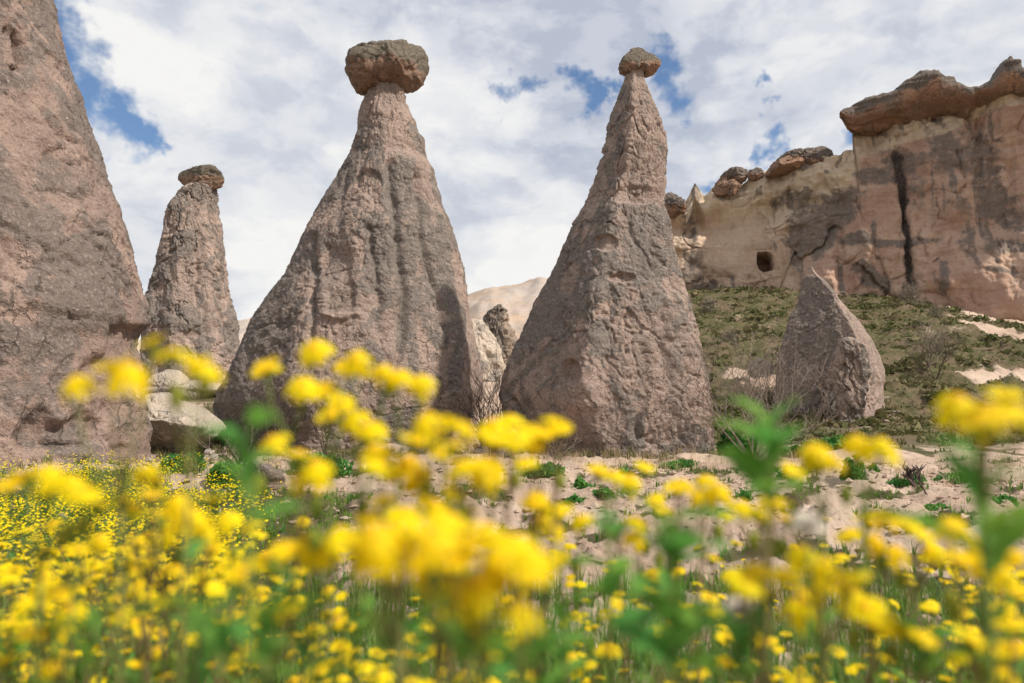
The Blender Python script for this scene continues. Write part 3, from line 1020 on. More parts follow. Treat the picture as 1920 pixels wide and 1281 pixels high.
# --- rocks far behind, seen through the gap between the two tall chimneys
o, _ = column('pale_dome', [(598, 884, 892), (603, 872, 903), (615, 850, 917), (635, 830, 932), (660, 812, 945), (690, 798, 952), (720, 790, 955), (780, 780, 958), (800, 780, 958)], 48, 150, 140, M['pale'], 71, depth=0.8, flute=0.2, crust=0.12, crack=0.1, lump=0.4, peb=1.5,
              extra=lambda P, th, u, v: (0 * u, 0.55 * (1 - sst(u - (v - 600) * 0.42 + 14 * fbm(P * 0.5, 3, 601), 880, 900)) - 0.35))
tag(o, 'pale grey-and-white rock dome seen between the two tall capped chimneys', 'rock')
o, _ = column('rock_pinnacle', [(571, 934, 941), (576, 926, 945), (585, 914, 949), (600, 908, 956), (620, 903, 962), (650, 896, 972), (690, 888, 980), (740, 880, 985), (780, 880, 985)], 66, 120, 120, M['brown'], 77, depth=0.8, flute=0.3, crust=0.2, crack=0.2, lump=0.4, peb=2,
              extra=lambda P, th, u, v: (0 * u, 0.5 * (1 - sst(u + 8 * fbm(P * 0.5, 3, 602), 942, 950)) - 0.5 * sst(u + 8 * fbm(P * 0.5, 3, 602), 942, 950)))
tag(o, 'small dark brown rock tooth behind the pale dome', 'rock')


# ------------------------------------------------------------------ ridges: cliff, its rim and the far hill
def interp_cols(tab, u):
    t = np.array(tab, float)
    return np.interp(u, t[:, 0], t[:, 1])


CL_TOP = [(1100, 640), (1150, 520), (1190, 420), (1230, 378), (1250, 372), (1285, 378), (1296, 356), (1303, 344), (1311, 350), (1320, 364), (1335, 352), (1345, 346), (1380, 344), (1405, 328), (1430, 320), (1450, 314), (1500, 306), (1550, 295), (1575, 288), (1590, 280),
          (1599, 277), (1602, 226), (1620, 221), (1662, 214), (1704, 201), (1746, 189), (1800, 188), (1830, 180), (1920, 166), (2000, 160), (2150, 170), (2250, 320), (2300, 520)]
CL_Y = [(1100, 68), (1240, 66), (1400, 64), (1530, 62.3), (1600, 60.0), (1700, 57.8), (1900, 55), (2100, 52), (2300, 50)]


def build_cliff():
    u = np.concatenate([np.linspace(1100, 1235, 40), np.linspace(1236, 1415, 130), np.linspace(1416, 1455, 70), np.linspace(1456, 1594, 100), np.linspace(1595, 1608, 22), np.linspace(1609, 1930, 220), np.linspace(1935, 2300, 80)])
    Yf = interp_cols(CL_Y, u)
    vt = interp_cols(CL_TOP, u)
    topP = PX(u, vt, Yf)
    X = topP[:, 0]
    zt = topP[:, 2]
    zb = ground_z(X, Yf, False) - 2.5
    cr3 = np.stack([X, Yf, 0 * X], -1)
    zt = zt + (0.55 * fbm(cr3 * 0.5, 4, 731) + 0.25 * fbm(cr3 * 2.0, 3, 733)) * (u < 1599)
    zt = np.maximum(zt, zb + 1.0)
    nt = 200
    t = np.linspace(0, 1, nt)
    Z = zb[None] + (zt - zb)[None] * t[:, None]
    # the foot runs out a little, the head stands back
    hh = (Z - zb[None] - 2.5)
    left = 1 - sst(u, 1560, 1605)
    Yg = Yf[None] - 1.6 * (1 - sst(hh, 0, 9)) - left[None] * (0.9 * np.exp(-((t[:, None] - 0.86) / 0.07) ** 2) - 0.5 * np.exp(-((t[:, None] - 0.70) / 0.08) ** 2))
    x = X[None] / Yf[None] * Yg
    P = np.stack([x, Yg, Z], -1)
    uu, vv = PROJ(P)
    nx, ny = -0.25, -0.97
    N2 = np.broadcast_to(np.array([nx, ny]), P.shape[:2] + (2,))
    q = P
    wob = fbm(q * 0.25, 4, 701)
    wob2 = fbm(q * 0.9, 4, 703)
    d = 2.6 * fbm(q * np.array([0.13, 0.13, 0.06]), 4, 705) + 0.34 * fbm(q * np.array([0.7, 0.7, 0.35]), 4, 707) + 0.10 * fbm(q * 2.2, 4, 709)
    b1, b2, bid = worley(q * np.array([0.17, 0.17, 0.09]) + 0.25 * wob[..., None], 721)
    d = d + (2.1 + 0.8 * left[None]) * (0.5 - b1) + 0.5 * (bid - 0.5)
    b1, b2, bid = worley(q * np.array([0.5, 0.5, 0.38]) + 0.5 * wob2[..., None], 723)
    d = d + 0.45 * (0.5 - b1) * sst(wob, -0.2, 0.15)
    strat = fbm(np.stack([q[..., 0] * 0.04, q[..., 1] * 0.04, q[..., 2] * 0.9 + 0.8 * wob], -1), 4, 711)
    d = d + 0.10 * sst(strat, -0.08, 0.08) + 0.05 * sst(strat, 0.22, 0.30)
    f1, f2, rid = worley(q * np.array([0.35, 0.35, 0.28]) + 0.6 * wob[..., None], 713)
    d = d - 0.22 * (1 - sst(f2 - f1, 0, 0.07)) * sst(wob, -0.05, 0.2)
    # the carved smooth face around the cave
    carve = (1 - sst(np.maximum(np.abs(uu - 1375 - (vv - 440) * 0.22) / 72, np.abs(vv - 445) / 75) + 0.22 * wob2, 0.75, 1.0))
    d = d * (1 - 0.6 * carve) - 0.35 * carve
    # the water-worn cleft
    uc = np.interp(vv, [250, 270, 330, 400, 460, 525, 560], [1678, 1684, 1690, 1699, 1705, 1714, 1720]) + 5 * wob2
    w = np.interp(vv, [250, 290, 330, 380, 400, 440, 525], [12, 13, 11, 8, 4, 6, 9])
    cle = np.exp(-((uu - uc) / w) ** 2) * sst(vv, 262, 290) * (1 - sst(vv, 520, 548))
    d = d - 0.6 * cle
    for (cu, cw, v0, v1, dp) in ((1838, 7, 200, 380, 0.4), (1822, 6, 185, 260, 0.5), (1870, 9, 215, 330, 0.3), (1480, 4, 345, 400, 0.5), (1905, 6, 250, 420, 0.3)):
        d = d - dp * np.exp(-((uu - cu + 6 * wob2) / cw) ** 2) * sst(vv, v0, v0 + 20) * (1 - sst(vv, v1 - 40, v1))
    # cave mouth, a real recess
    cv = ((np.abs(uu - 1435 - (vv - 490) * 0.20) / 14.0) ** 3.2 + (np.abs(vv - 490) / 18.5) ** 3.2) ** (1 / 3.2) + 0.22 * fbm(q * 1.6, 3, 715)
    cave = 1 - sst(cv, 0.90, 1.06)
    cavetop = (1 - sst(np.abs(uu - 1432) / 19, 0.8, 1.0)) * (1 - sst(np.abs(vv - 469) / 5, 0.5, 1.0))
    d = d - 3.4 * cave - 0.12 * cavetop * (1 - cave)
    P = P + np.concatenate([N2 * d[..., None], 0 * d[..., None]], -1)
    P[..., 0] = np.where(cave > 0.5, P[..., 0] - 0 * d, P[..., 0])
    # colours that the stone itself has
    band = np.maximum(sst(vv, 0, 1) * (1 - sst(vv - np.interp(uu, [1600, 1700, 1770, 1850, 1920], [285, 265, 240, 215, 200]) + 22 * wob, -10, 14)) * sst(uu, 1590, 1603), (1 - sst(uu + 60 * wob + (vv - 400) * 0.35, 1500, 1640)) * (0.5 + 0.5 * sst(-vv + 30 * wob, -430, -330)))
    band = np.clip(band, 0, 1)
    st = 0.0 * vv
    for (su, sv, ru, rv, rot, am) in ((1640, 330, 50, 26, -0.15, .9), (1700, 300, 60, 30, 0.1, .7), (1780, 290, 55, 50, -0.4, .8), (1840, 300, 60, 90, -0.3, .75), (1870, 380, 70, 45, 0.3, .85), (1610, 455, 52, 16, 0.05, 1), (1570, 400, 40, 60, 0.7, .95),
                                      (1520, 440, 55, 60, 0.8, .9), (1480, 380, 50, 30, 0.1, .7), (1640, 520, 55, 26, 0.45, 1), (1690, 455, 60, 12, -0.1, .95), (1740, 450, 40, 8, -0.1, .8), (1900, 460, 60, 16, 0.15, .9), (1890, 510, 60, 8, 0.1, .8), (1860, 470, 30, 14, 0.2, .7),
                                      (1300, 400, 25, 30, 0, .7), (1300, 500, 30, 60, 0.3, .7), (1330, 540, 45, 22, 0.2, .85), (1290, 440, 20, 40, 0.1, .5), (1800, 390, 40, 20, 0.4, .6), (1720, 360, 20, 40, 0.1, .5), (1810, 455, 18, 8, .1, .7), (2050, 380, 120, 120, 0.2, .7)):
        cr, sr = math.cos(rot), math.sin(rot)
        a = ((uu - su) * cr + (vv - sv) * sr) / ru
        b = (-(uu - su) * sr + (vv - sv) * cr) / rv
        st = np.maximum(st, am * (1 - sst(np.hypot(a, b) + 0.55 * wob2 + 0.25 * wob, 0.45, 1.15)))
    st = np.clip(np.maximum(1.15 * st, 0.85 * sst(fbm(q * np.array([0.8, 0.8, 0.08]) + 0.3 * wob[..., None], 4, 717), 0.06, 0.36)), 0, 1) * (1 - 0.92 * carve)
    black = np.clip(1.1 * cle * (0.8 + 0.6 * wob2) + 0.35 * np.exp(-((uu - uc) / (w * 2.0)) ** 2) * sst(vv, 262, 290) * (1 - sst(vv, 520, 548)) + 0.35 * np.exp(-((uu - 1838 + 6 * wob2) / 6) ** 2) * sst(vv, 215, 250) * (1 - sst(vv, 300, 370)), 0, 1)
    n = len(u)
    # carry the top back and down behind, so that the cliff is a body
    back = []
    last = P[-1].copy()
    for (dy, dz) in ((0.6, 0.25), (2.0, 0.5), (5, 0.7), (9, 0.6), (14, 0.0), (18, -4), (20, -14), (21, -26)):
        b = last.copy()
        b[:, 1] += dy
        b[:, 0] *= (last[:, 1] + dy) / last[:, 1]
        b[:, 2] += dz + 0.35 * fbm(b * 0.3, 3, 719) * (dz > -1)
        back.append(b)
    Pall = np.concatenate([P, np.stack(back)], 0)
    ext = lambda a, val: np.concatenate([a, np.tile(a[-1:], (len(back), 1)) * 0 + val], 0)
    F = grid_faces(Pall.shape[0], n, False)
    me = mesh_np('cliff', Pall.reshape(-1, 3), F, M['cliff'], {'crust': ext(st, 0.5), 'band': ext(band, 0.8), 'black': ext(black, 0)})
    o = obj('cliff', me)
    tag(o, 'pink and tan rock cliff with dark stains and a cave mouth above the slope', None, None, 'structure')
    return o


cliff = build_cliff()


def rim(outline_top, outline_bot, Yoff, depth, seed, parent, nu=300, name='rim_layer'):
    """overhanging hard layer that lies along the cliff top"""
    u = np.linspace(outline_top[0][0], outline_top[-1][0], nu)
    vt = interp_cols(outline_top, u)
    vb = interp_cols(outline_bot, u)
    Yc = interp_cols(CL_Y, np.clip(u, 1602, 2300)) + Yoff
    T_ = PX(u, vt, Yc)
    B_ = PX(u, vb, Yc)
    nl = 90
    a = np.linspace(0, 2 * math.pi, nl + 1)[:-1]
    zc = (T_[:, 2] + B_[:, 2]) / 2
    hz = (T_[:, 2] - B_[:, 2]) / 2
    ca = np.sign(np.cos(a)) * np.abs(np.cos(a)) ** 0.75
    sa = np.sign(np.sin(a)) * np.abs(np.sin(a)) ** 0.75
    endt = np.clip(np.minimum((u - u[0]) / 170.0, (u[-1] - u) / 40.0), 0.03, 1) ** 0.8
    Z = zc[None] + hz[None] * sa[:, None]
    # lower lip steps back under the overhang
    y = Yc[None] + (depth / 2) * endt[None] * (1 - ca[:, None]) + 0.5 * (1 - sst(sa, -0.95, -0.2))[:, None] * (ca[:, None] > 0)
    x = T_[:, 0][None] / Yc[None] * y
    x = T_[:, 0][None] + (x - T_[:, 0][None]) * 0.6
    P = np.stack([x, y, Z], -1)
    nr = np.stack([0 * x, -np.broadcast_to(ca[:, None], x.shape), np.broadcast_to(sa[:, None], x.shape)], -1)
    d, cr = rock_disp(P, nr[..., :2], seed, flute=0, lump=0.28, crust=0.05, crack=0.06, peb=1.0, stretch=1.0, crack_sc=0.5)
    strat = fbm(np.stack([P[..., 0] * 0.08, P[..., 1] * 0.08, P[..., 2] * 1.6], -1), 3, seed + 41)
    d = d + 0.22 * sst(strat, -0.06, 0.06)
    d = d * np.clip(hz / 0.7, 0.2, 1)[None]
    P = P + nr * d[..., None]
    zr = (Z - B_[:, 2][None]) / (T_[:, 2] - B_[:, 2])[None]
    lich = sst(zr + 0.3 * fbm(P * 0.5, 3, seed + 43), 0.42, 0.66)
    F = grid_faces(nl, nu, False)
    last = np.stack([(nl - 1) * nu + np.arange(nu - 1), (nl - 1) * nu + np.arange(1, nu), np.arange(1, nu), np.arange(nu - 1)], -1)
    F = np.concatenate([F, last])
    me = mesh_np(name, P.reshape(-1, 3), F, M['rim'], {'crust': np.clip(0.5 * cr + 0.55 * lich - 0.1, 0, 1), 'lichen': lich})
    return obj(name, me, parent)


rim([(1576, 208), (1582, 203), (1598, 197), (1620, 183), (1640, 173), (1655, 169), (1668, 169), (1680, 160), (1691, 150), (1712, 130), (1737, 113), (1750, 112), (1759, 117), (1771, 128), (1790, 130), (1805, 136), (1822, 147), (1839, 147), (1864, 132), (1874, 115), (1881, 102), (1898, 90), (1910, 94), (1920, 108), (1950, 130), (2000, 125), (2060, 110), (2150, 150)],
    [(1576, 212), (1590, 231), (1602, 231), (1662, 218), (1704, 205), (1746, 193), (1800, 193), (1818, 196), (1830, 185), (1920, 172), (2000, 166), (2150, 178)], -1.6, 9.0, 81, cliff)

# boulders along the left crest of the cliff
tag(boulder('boulder', [(1436, 330), (1440, 318), (1460, 300), (1480, 286), (1500, 281), (1520, 280), (1540, 275), (1555, 280), (1562, 295), (1556, 302), (1530, 312), (1500, 322), (1470, 328)], 62.5, M['rim'], 91, depth=0.7, lump=0.25, crack=0.15, crust=0.12, peb=2, nphi=150, npsi=70),
    'long brown boulder on the cliff crest, largest of those left of the overhang', 'boulder', 'boulders on the cliff crest')
tag(boulder('boulder', [(1404, 332), (1408, 320), (1420, 315), (1432, 318), (1437, 330), (1425, 337), (1410, 338)], 64.0, M['rim'], 93, depth=0.8, lump=0.15, crack=0.1, crust=0.1, peb=1.5, nphi=80, npsi=50),
    'small grey boulder on the cliff crest, wedged between two larger ones', 'boulder', 'boulders on the cliff crest')
tag(boulder('boulder', [(1340, 352), (1350, 336), (1362, 322), (1378, 316), (1394, 317), (1404, 322), (1400, 336), (1392, 347), (1370, 352), (1350, 355)], 65.0, M['rim'], 95, depth=0.8, lump=0.2, crack=0.15, crust=0.12, peb=2, nphi=110, npsi=60),
    'split dark boulder on the cliff crest with a paler slab beneath it', 'boulder', 'boulders on the cliff crest')
tag(boulder('boulder', [(1335, 358), (1345, 347), (1362, 338), (1378, 342), (1386, 352), (1380, 362), (1358, 366), (1340, 365)], 64.0, M['rim'], 97, depth=0.8, lump=0.2, crack=0.1, crust=0.1, peb=2, nphi=100, npsi=50, lich_lo=0.4),
    'paler slab boulder lying under the split dark boulder on the crest', 'boulder', 'boulders on the cliff crest')
tag(boulder('boulder', [(1240, 400), (1238, 380), (1242, 362), (1254, 357), (1268, 364), (1280, 376), (1284, 390), (1276, 402), (1258, 410)], 62.0, M['rim'], 99, depth=0.9, lump=0.25, crack=0.15, crust=0.12, peb=2, nphi=100, npsi=60),
    'rounded boulder at the low end of the crest, touching the tall pointed chimney in view', 'boulder', 'boulders on the cliff crest')


def build_hill():
    """long low hill far behind the chimneys"""
    prof = [(150, 700), (250, 660), (380, 640), (440, 626), (470, 619), (520, 612), (600, 608), (700, 606), (800, 600), (875, 575), (900, 562), (925, 551), (945, 544), (985, 538), (1020, 532), (1080, 528), (1150, 535), (1250, 570), (1400, 640), (1500, 700)]
    u = np.linspace(150, 1500, 300)
    Y0 = 190.0
    v = interp_cols(prof, u)
    top = PX(u, v, Y0)
    s = np.concatenate([np.linspace(-1, 0, 90), np.linspace(0, 1, 16)[1:]])
    h = np.where(s < 0, 1 - np.abs(s) ** 1.7, 1 - s ** 2)
    dep = np.where(s < 0, s * 75, s * 80)
    Z = 4.0 + (top[:, 2] - 4.0)[None] * h[:, None]
    y = Y0 + dep[:, None] + 0 * Z
    x = np.broadcast_to(top[:, 0][None], Z.shape)
    P = np.stack([x, y, Z], -1)
    gully = np.abs(fbm(P * np.array([0.05, 0.015, 0.02]), 4, 801))
    env = (np.sin(np.clip(1 - np.abs(s), 0, 1) * math.pi) ** 0.7)[:, None]
    P[..., 2] -= env * (5.0 * (0.25 - gully) * 1.2) + env * 0.0
    P[..., 1] -= env * 4 * fbm(P * 0.04, 4, 803)
    P[..., 2] += 0.25 * fbm(P * 0.25, 3, 805)
    o = obj('hill', mesh_np('hill', P.reshape(-1, 3), grid_faces(*Z.shape, False), M['hill']))
    tag(o, 'long banded hill far behind the chimneys', None, None, 'structure')
    # scrub along its crest
    mb = MB()
    r = random.Random(5)
    var = []
    for i in range(900):
        k = r.randrange(40, 290)
        b = P[89, k] + np.array([r.uniform(-0.6, 0.6), r.uniform(-3, 2), -0.15])
        hgt = r.uniform(0.3, 1.0) * (1.6 if r.random() < 0.06 else 1)
        for j in range(5):
            a = r.uniform(0, 6.28)
            w = hgt * 0.5
            c = b + np.array([math.cos(a) * w, math.sin(a) * w, hgt * r.uniform(0.2, 0.8)])
            e = np.array([r.uniform(-1, 1), r.uniform(-1, 1), r.uniform(-1, 1)]) * hgt * 0.35
            g = np.array([r.uniform(-1, 1), r.uniform(-1, 1), r.uniform(-1, 1)]) * hgt * 0.35
            mb.add([c + e, c + g, c - e - g * 0.3], [(0, 1, 2)])
            var += [r.random()] * 3
    so = obj('scrub', mb.mesh('scrub', M['sage_v'], False, {'var': var}))
    tag(so, 'low scrub along the crest of the far hill', 'scrub', None, 'stuff')


build_hill()

# ------------------------------------------------------------------ low pale rocks between the left cones
tag(boulder('rock_slab', [(225, 770), (245, 748), (275, 738), (300, 742), (340, 752), (375, 768), (398, 788), (412, 805), (400, 822), (350, 836), (280, 842), (230, 836)], 20.0, M['pale'], 111, depth=1.1, lump=0.12, crack=0.04, crust=0.05, nphi=160, npsi=80, box=0.7, cuts=0, slope=0.5, cb=-0.6),
    'smooth cream rock slab sloping down beside the huge left cone', 'rock', 'pale rock slabs')
tag(boulder('rock_slab', [(250, 732), (275, 724), (300, 727), (325, 728), (350, 719), (375, 716), (405, 718), (430, 724), (440, 736), (400, 742), (330, 742), (260, 742)], 33.0, M['pale'], 113, depth=0.35, lump=0.10, crack=0.03, crust=0.04, nphi=150, npsi=50, box=0.7, cuts=0, slope=0.4, cb=-0.6),
    'low wavy cream rock ledge at the foot of the slim far chimney', 'rock', 'pale rock slabs')
for (ol, Y, lab) in (([(450, 905), (460, 882), (480, 868), (505, 872), (528, 890), (535, 915), (500, 928), (465, 925)], 9.0, 'crumbly pink earth hump beside the green bushes'),
                     ([(375, 862), (380, 846), (395, 838), (408, 846), (412, 862), (395, 870)], 11.5, 'small pale stone standing among the green bushes'),
                     ([(262, 880), (266, 862), (280, 850), (292, 862), (296, 882), (280, 892)], 9.5, 'small pale stone at the foot of the huge left cone'),
                     ([(838, 838), (845, 818), (865, 808), (890, 815), (900, 835), (880, 850), (850, 850)], 18.0, 'angular pink stone at the foot of the broad fluted chimney'),
                     ([(1402, 695), (1410, 680), (1430, 674), (1446, 682), (1450, 698), (1430, 706)], 31.0, 'round grey stone on the sandy scar behind the bare shrub')):
    oo = boulder('stone', ol, Y, M['pale'] if 'pale' in lab or 'grey' in lab else M['tuff_pink'], 120 + int(Y * 3), depth=0.8, lump=0.06, crack=0.05, crust=0.05, nphi=70, npsi=40, box=0.7)
    tag(oo, lab, 'stone')


# ------------------------------------------------------------------ shrubs
def bare_shrub(name, label, base, height, spread, seed, mat, nstem=5, depth=4, thick=0.02, group='bare shrubs', lean=(0, 0), upright=0.55):
    r = random.Random(seed)
    mb = MB()

    def grow(p, d, ln, rad, lev):
        pts = [p]
        n = 4
        for i in range(n):
            d = d + Vector((r.uniform(-1, 1), r.uniform(-1, 1), r.uniform(-0.6, 0.9))) * 0.20
            d.normalize()
            p = p + d * ln / n
            pts.append(p)
            if lev < depth and i >= 1:
                for _ in range(1 if r.random() < 0.75 else 2):
                    ax = Vector((r.uniform(-1, 1), r.uniform(-1, 1), r.uniform(-0.15, 0.55)))
                    nd = (d * 0.75 + ax.normalized() * 0.75).normalized()
                    grow(p, nd, ln * r.uniform(0.5, 0.72), rad * 0.55, lev + 1)
        mb.tube(pts, np.linspace(rad, rad * 0.5, len(pts)), 4 if lev < 2 else 3)

    for s in range(nstem):
        a = r.uniform(0, 2 * math.pi)
        d = Vector((math.cos(a) * spread + lean[0], math.sin(a) * spread * 0.8 + lean[1], upright + r.uniform(0, 0.5))).normalized()
        grow(Vector((math.cos(a) * thick * 2, math.sin(a) * thick * 2, -0.03)), d, height * r.uniform(0.55, 0.8), thick, 0)
    root = empty(name, tuple(base))
    tag(root, label, 'shrub', group)
    obj('branches', mb.mesh('branches', mat), root)
    return root


b = ground_hit(1412, 862)
bare_shrub('bare_shrub', 'wide leafless grey shrub between the tall pointed chimney and the rock fang', b, b[1] * 0.135, 0.75, 41, M['twig'], 11, 4, b[1] * 0.0016)
b = ground_hit(300, 838)
bare_shrub('bare_shrub', 'small dark leafless sapling beside the cream rock slab', b, b[1] * 0.075, 0.35, 43, M['twig_dark'], 2, 3, b[1] * 0.0014, upright=0.8)
b = ground_hit(610, 868)
bare_shrub('bare_shrub', 'thin upright bare twigs at the foot of the broad fluted chimney', b, b[1] * 0.10, 0.25, 47, M['twig_dark'], 6, 2, b[1] * 0.0008, upright=1.2)
b = ground_hit(520, 860)
bare_shrub('bare_shrub', 'dark tangle of bare twigs under the left flank of the broad fluted chimney', b, b[1] * 0.11, 0.4, 48, M['twig_dark'], 7, 3, b[1] * 0.0008, upright=1.0)
b = ground_hit(925, 850)
bare_shrub('bare_shrub', 'dense brown bare thicket in the gap between the two tall chimneys', b, b[1] * 0.10, 0.6, 53, M['twig_dark'], 12, 3, b[1] * 0.0009, upright=0.9)
b = ground_hit(1040, 890)
bare_shrub('bare_shrub', 'sparse bare stalks at the left foot of the tall pointed chimney', b, b[1] * 0.045, 0.4, 59, M['twig'], 4, 2, b[1] * 0.0006, upright=0.9)
b = ground_hit(430, 872)
bare_shrub('bare_shrub', 'pale arching dead stalks above the green bushes', b, b[1] * 0.06, 0.8, 61, M['twig'], 5, 2, b[1] * 0.0008, upright=0.5)
b = ground_hit(1735, 700)
bare_shrub('bare_shrub', 'low leafless shrub on the slope right of the rock fang', b, b[1] * 0.055, 0.6, 67, M['twig'], 8, 3, b[1] * 0.0007)
b = ground_hit(1755, 712)
bare_shrub('bare_shrub', 'dark twiggy shrub in the dip of the slope near the sandy path', b, b[1] * 0.05, 0.4, 68, M['twig_dark'], 5, 3, b[1] * 0.0007)
b = ground_hit(1730, 918)
bare_shrub('dead_vine', 'gnarled dark dead vine stump on the bare pink soil', b, b[1] * 0.038, 0.7, 71, M['twig_dark'], 3, 2, b[1] * 0.0035, group='dead vines')
b = ground_hit(1655, 905)
bare_shrub('dead_vine', 'short crooked vine stump with a stubby arm on the pink soil', b, b[1] * 0.03, 0.9, 73, M['twig'], 2, 1, b[1] * 0.0045, group='dead vines', upright=0.3)
b = ground_hit(1745, 935)
bare_shrub('dead_vine', 'thin dry cane leaning from the pink soil at right', b, b[1] * 0.06, 0.4, 79, M['twig_dark'], 1, 1, b[1] * 0.0016, group='dead vines', lean=(-0.4, 0))
b = ground_hit(462, 905)
bare_shrub('dead_vine', 'dark forked dead vine beside the crumbly earth hump', b, b[1] * 0.05, 0.6, 83, M['twig_dark'], 2, 2, b[1] * 0.003, group='dead vines')


def leafy_bush(name, label, base, w, h, seed, mat, n=900, ls=0.05, group='green bushes', stems=True, dmul=0.8):
    r = np.random.default_rng(seed)
    lob = r.normal(size=(7, 3))
    lob /= np.linalg.norm(lob, axis=1, keepdims=True)
    lob[:, 2] = np.abs(lob[:, 2])
    d = r.normal(size=(n, 3))
    d /= np.linalg.norm(d, axis=1, keepdims=True)
    d[:, 2] = np.abs(d[:, 2])
    rad = (0.55 + 0.5 * np.max(np.maximum(d @ lob.T, 0) ** 6, 1)) * r.uniform(0.35, 1.0, n) ** 0.45
    c = d * rad[:, None] * np.array([w / 2, w / 2 * dmul, h])
    e = r.normal(size=(n, 3)) * ls
    e2 = r.normal(size=(n, 3)) * ls * 0.5
    V = np.stack([c - e * 0.5, c + e2, c + e * 0.7, c - e2], 1).reshape(-1, 3)
    F = np.arange(4 * n).reshape(-1, 4)
    root = empty(name, tuple(base))
    tag(root, label, 'bush', group)
    clump = np.clip(0.5 + fbm(c / max(w, 0.1) * 5, 2, seed) * 1.2 + r.uniform(-0.25, 0.25, n), 0, 1)
    obj('foliage', mesh_np('foliage', V, F, mat, {'var': np.repeat(clump, 4)}, False), root)
    if stems:
        mb = MB()
        for i in range(9):
            a = r.uniform(0, 6.28)
            tip = np.array([math.cos(a) * w * 0.4, math.sin(a) * w * 0.35, h * r.uniform(0.6, 0.95)])
            mb.tube([np.array([0, 0, -0.05]), tip * np.array([0.3, 0.3, 0.5]), tip], [ls * 0.22, ls * 0.15, ls * 0.08], 3)
        obj('stems', mb.mesh('stems', M['twig']), root)
    return root


def bush_at(label, u, v, wpx, hpx, seed, mat, n, k=0.0035, group='green bushes', name='bush', **kw):
    b = ground_hit(u, v)
    s = b[1] / FPX
    return leafy_bush(name, label, b, wpx * s, hpx * s, seed, mat, n, b[1] * k, group, **kw)


bush_at('bright green low bush at the foot of the cream rock slab', 345, 893, 100, 52, 201, M['bush_v'], 1800)
bush_at('bright green low bush between pale stone and earth hump', 430, 908, 95, 44, 203, M['bush_v'], 1600)
bush_at('bright green rounded bush on bare soil left of the vine stumps', 1600, 908, 50, 55, 205, M['bush_v'], 1000)
bush_at('green bush in the shade under the wide leafless shrub', 1385, 856, 95, 55, 207, M['bush_v'], 1500)
bush_at('small green bush at the right foot of the tall pointed chimney', 1490, 858, 70, 30, 208, M['bush_v'], 800)
bush_at('tiny green tuft between the bush and the vine stumps', 1640, 893, 22, 20, 209, M['bush_v'], 250)
bush_at('green patch at the left foot of the broad fluted chimney', 600, 900, 130, 40, 211, M['bush_v'], 1400)
bush_at('green patch below the cream rock slab near the fluted chimney', 440, 830, 120, 30, 212, M['grass_v'], 900)
bush_at('bright green strip of weeds at the left foot of the tall pointed chimney', 1020, 892, 90, 24, 213, M['bush_v'], 900)
bush_at('bright green weeds at the front foot of the tall pointed chimney', 1270, 880, 120, 14, 214, M['bush_v'], 700)
bush_at('green weeds between the rock fang and the bare soil', 1560, 842, 120, 22, 215, M['bush_v'], 900)
bush_at('green weeds on the soil below the dead vines', 1790, 900, 110, 20, 216, M['bush_v'], 700)
rw = random.Random(77)
for i in range(16):
    bush_at('small leafy green weed on the bare pink soil', rw.uniform(1000, 1900), rw.uniform(885, 965), rw.uniform(22, 60), rw.uniform(9, 20), 260 + i, M['bush_v'], 220, 0.004, 'weeds on the bare soil', 'leafy_weed', stems=False)
SAGE = 'grey shrubs on the slope'
bush_at('grey-green bush at the top of the slope left of the cave', 1395, 526, 34, 20, 221, M['bush_v'], 700, 0.0022, SAGE, 'slope_shrub')
def sage_at(label, u, v, wpx, hpx, seed, n=500, stems=16):
    """round grey shrub: a fan of fine twigs with sparse small leaves"""
    b = ground_hit(u, v)
    k = b[1] / FPX
    root = bare_shrub('slope_shrub', label, b, hpx * k * 0.85, wpx / hpx * 0.45, seed, M['twig'], stems, 2, hpx * k * 0.012, SAGE)
    r = np.random.default_rng(seed)
    d = r.normal(size=(n, 3))
    d /= np.linalg.norm(d, axis=1, keepdims=True)
    d[:, 2] = np.abs(d[:, 2])
    c = d * (r.uniform(0.3, 1.0, n) ** 0.5 * (0.75 + 0.3 * fbm(d * 2.0, 2, seed)))[:, None] * np.array([wpx / 2, wpx / 2, hpx]) * k
    ls = k * 2.2
    e = r.normal(size=(n, 3)) * ls * 0.5
    e2 = r.normal(size=(n, 3)) * ls * 0.3
    V = np.stack([c - e, c + e2, c + e, c - e2], 1).reshape(-1, 3)
    obj('foliage', mesh_np('foliage', V, np.arange(4 * n).reshape(-1, 4), M['sage_v'], {'var': np.repeat(r.random(n), 4)}, False), root)


sage_at('grey twiggy shrub beside the flank of the tall pointed chimney', 1330, 588, 42, 36, 223, 420)
sage_at('round grey shrub below the black cleft of the cliff', 1708, 574, 60, 48, 225, 600, 20)
sage_at('low grey shrub just right of the round shrub below the cleft', 1755, 594, 40, 26, 227, 300)
sage_at('grey-green shrub by the sandy path at the right edge', 1893, 586, 56, 26, 229, 420)
bush_at('small green shrub under the cave mouth', 1435, 528, 28, 12, 231, M['bush_v'], 400, 0.0018, SAGE, 'slope_shrub')
sage_at('grey shrub half way up the slope left of the rock fang', 1370, 640, 44, 26, 233, 300)


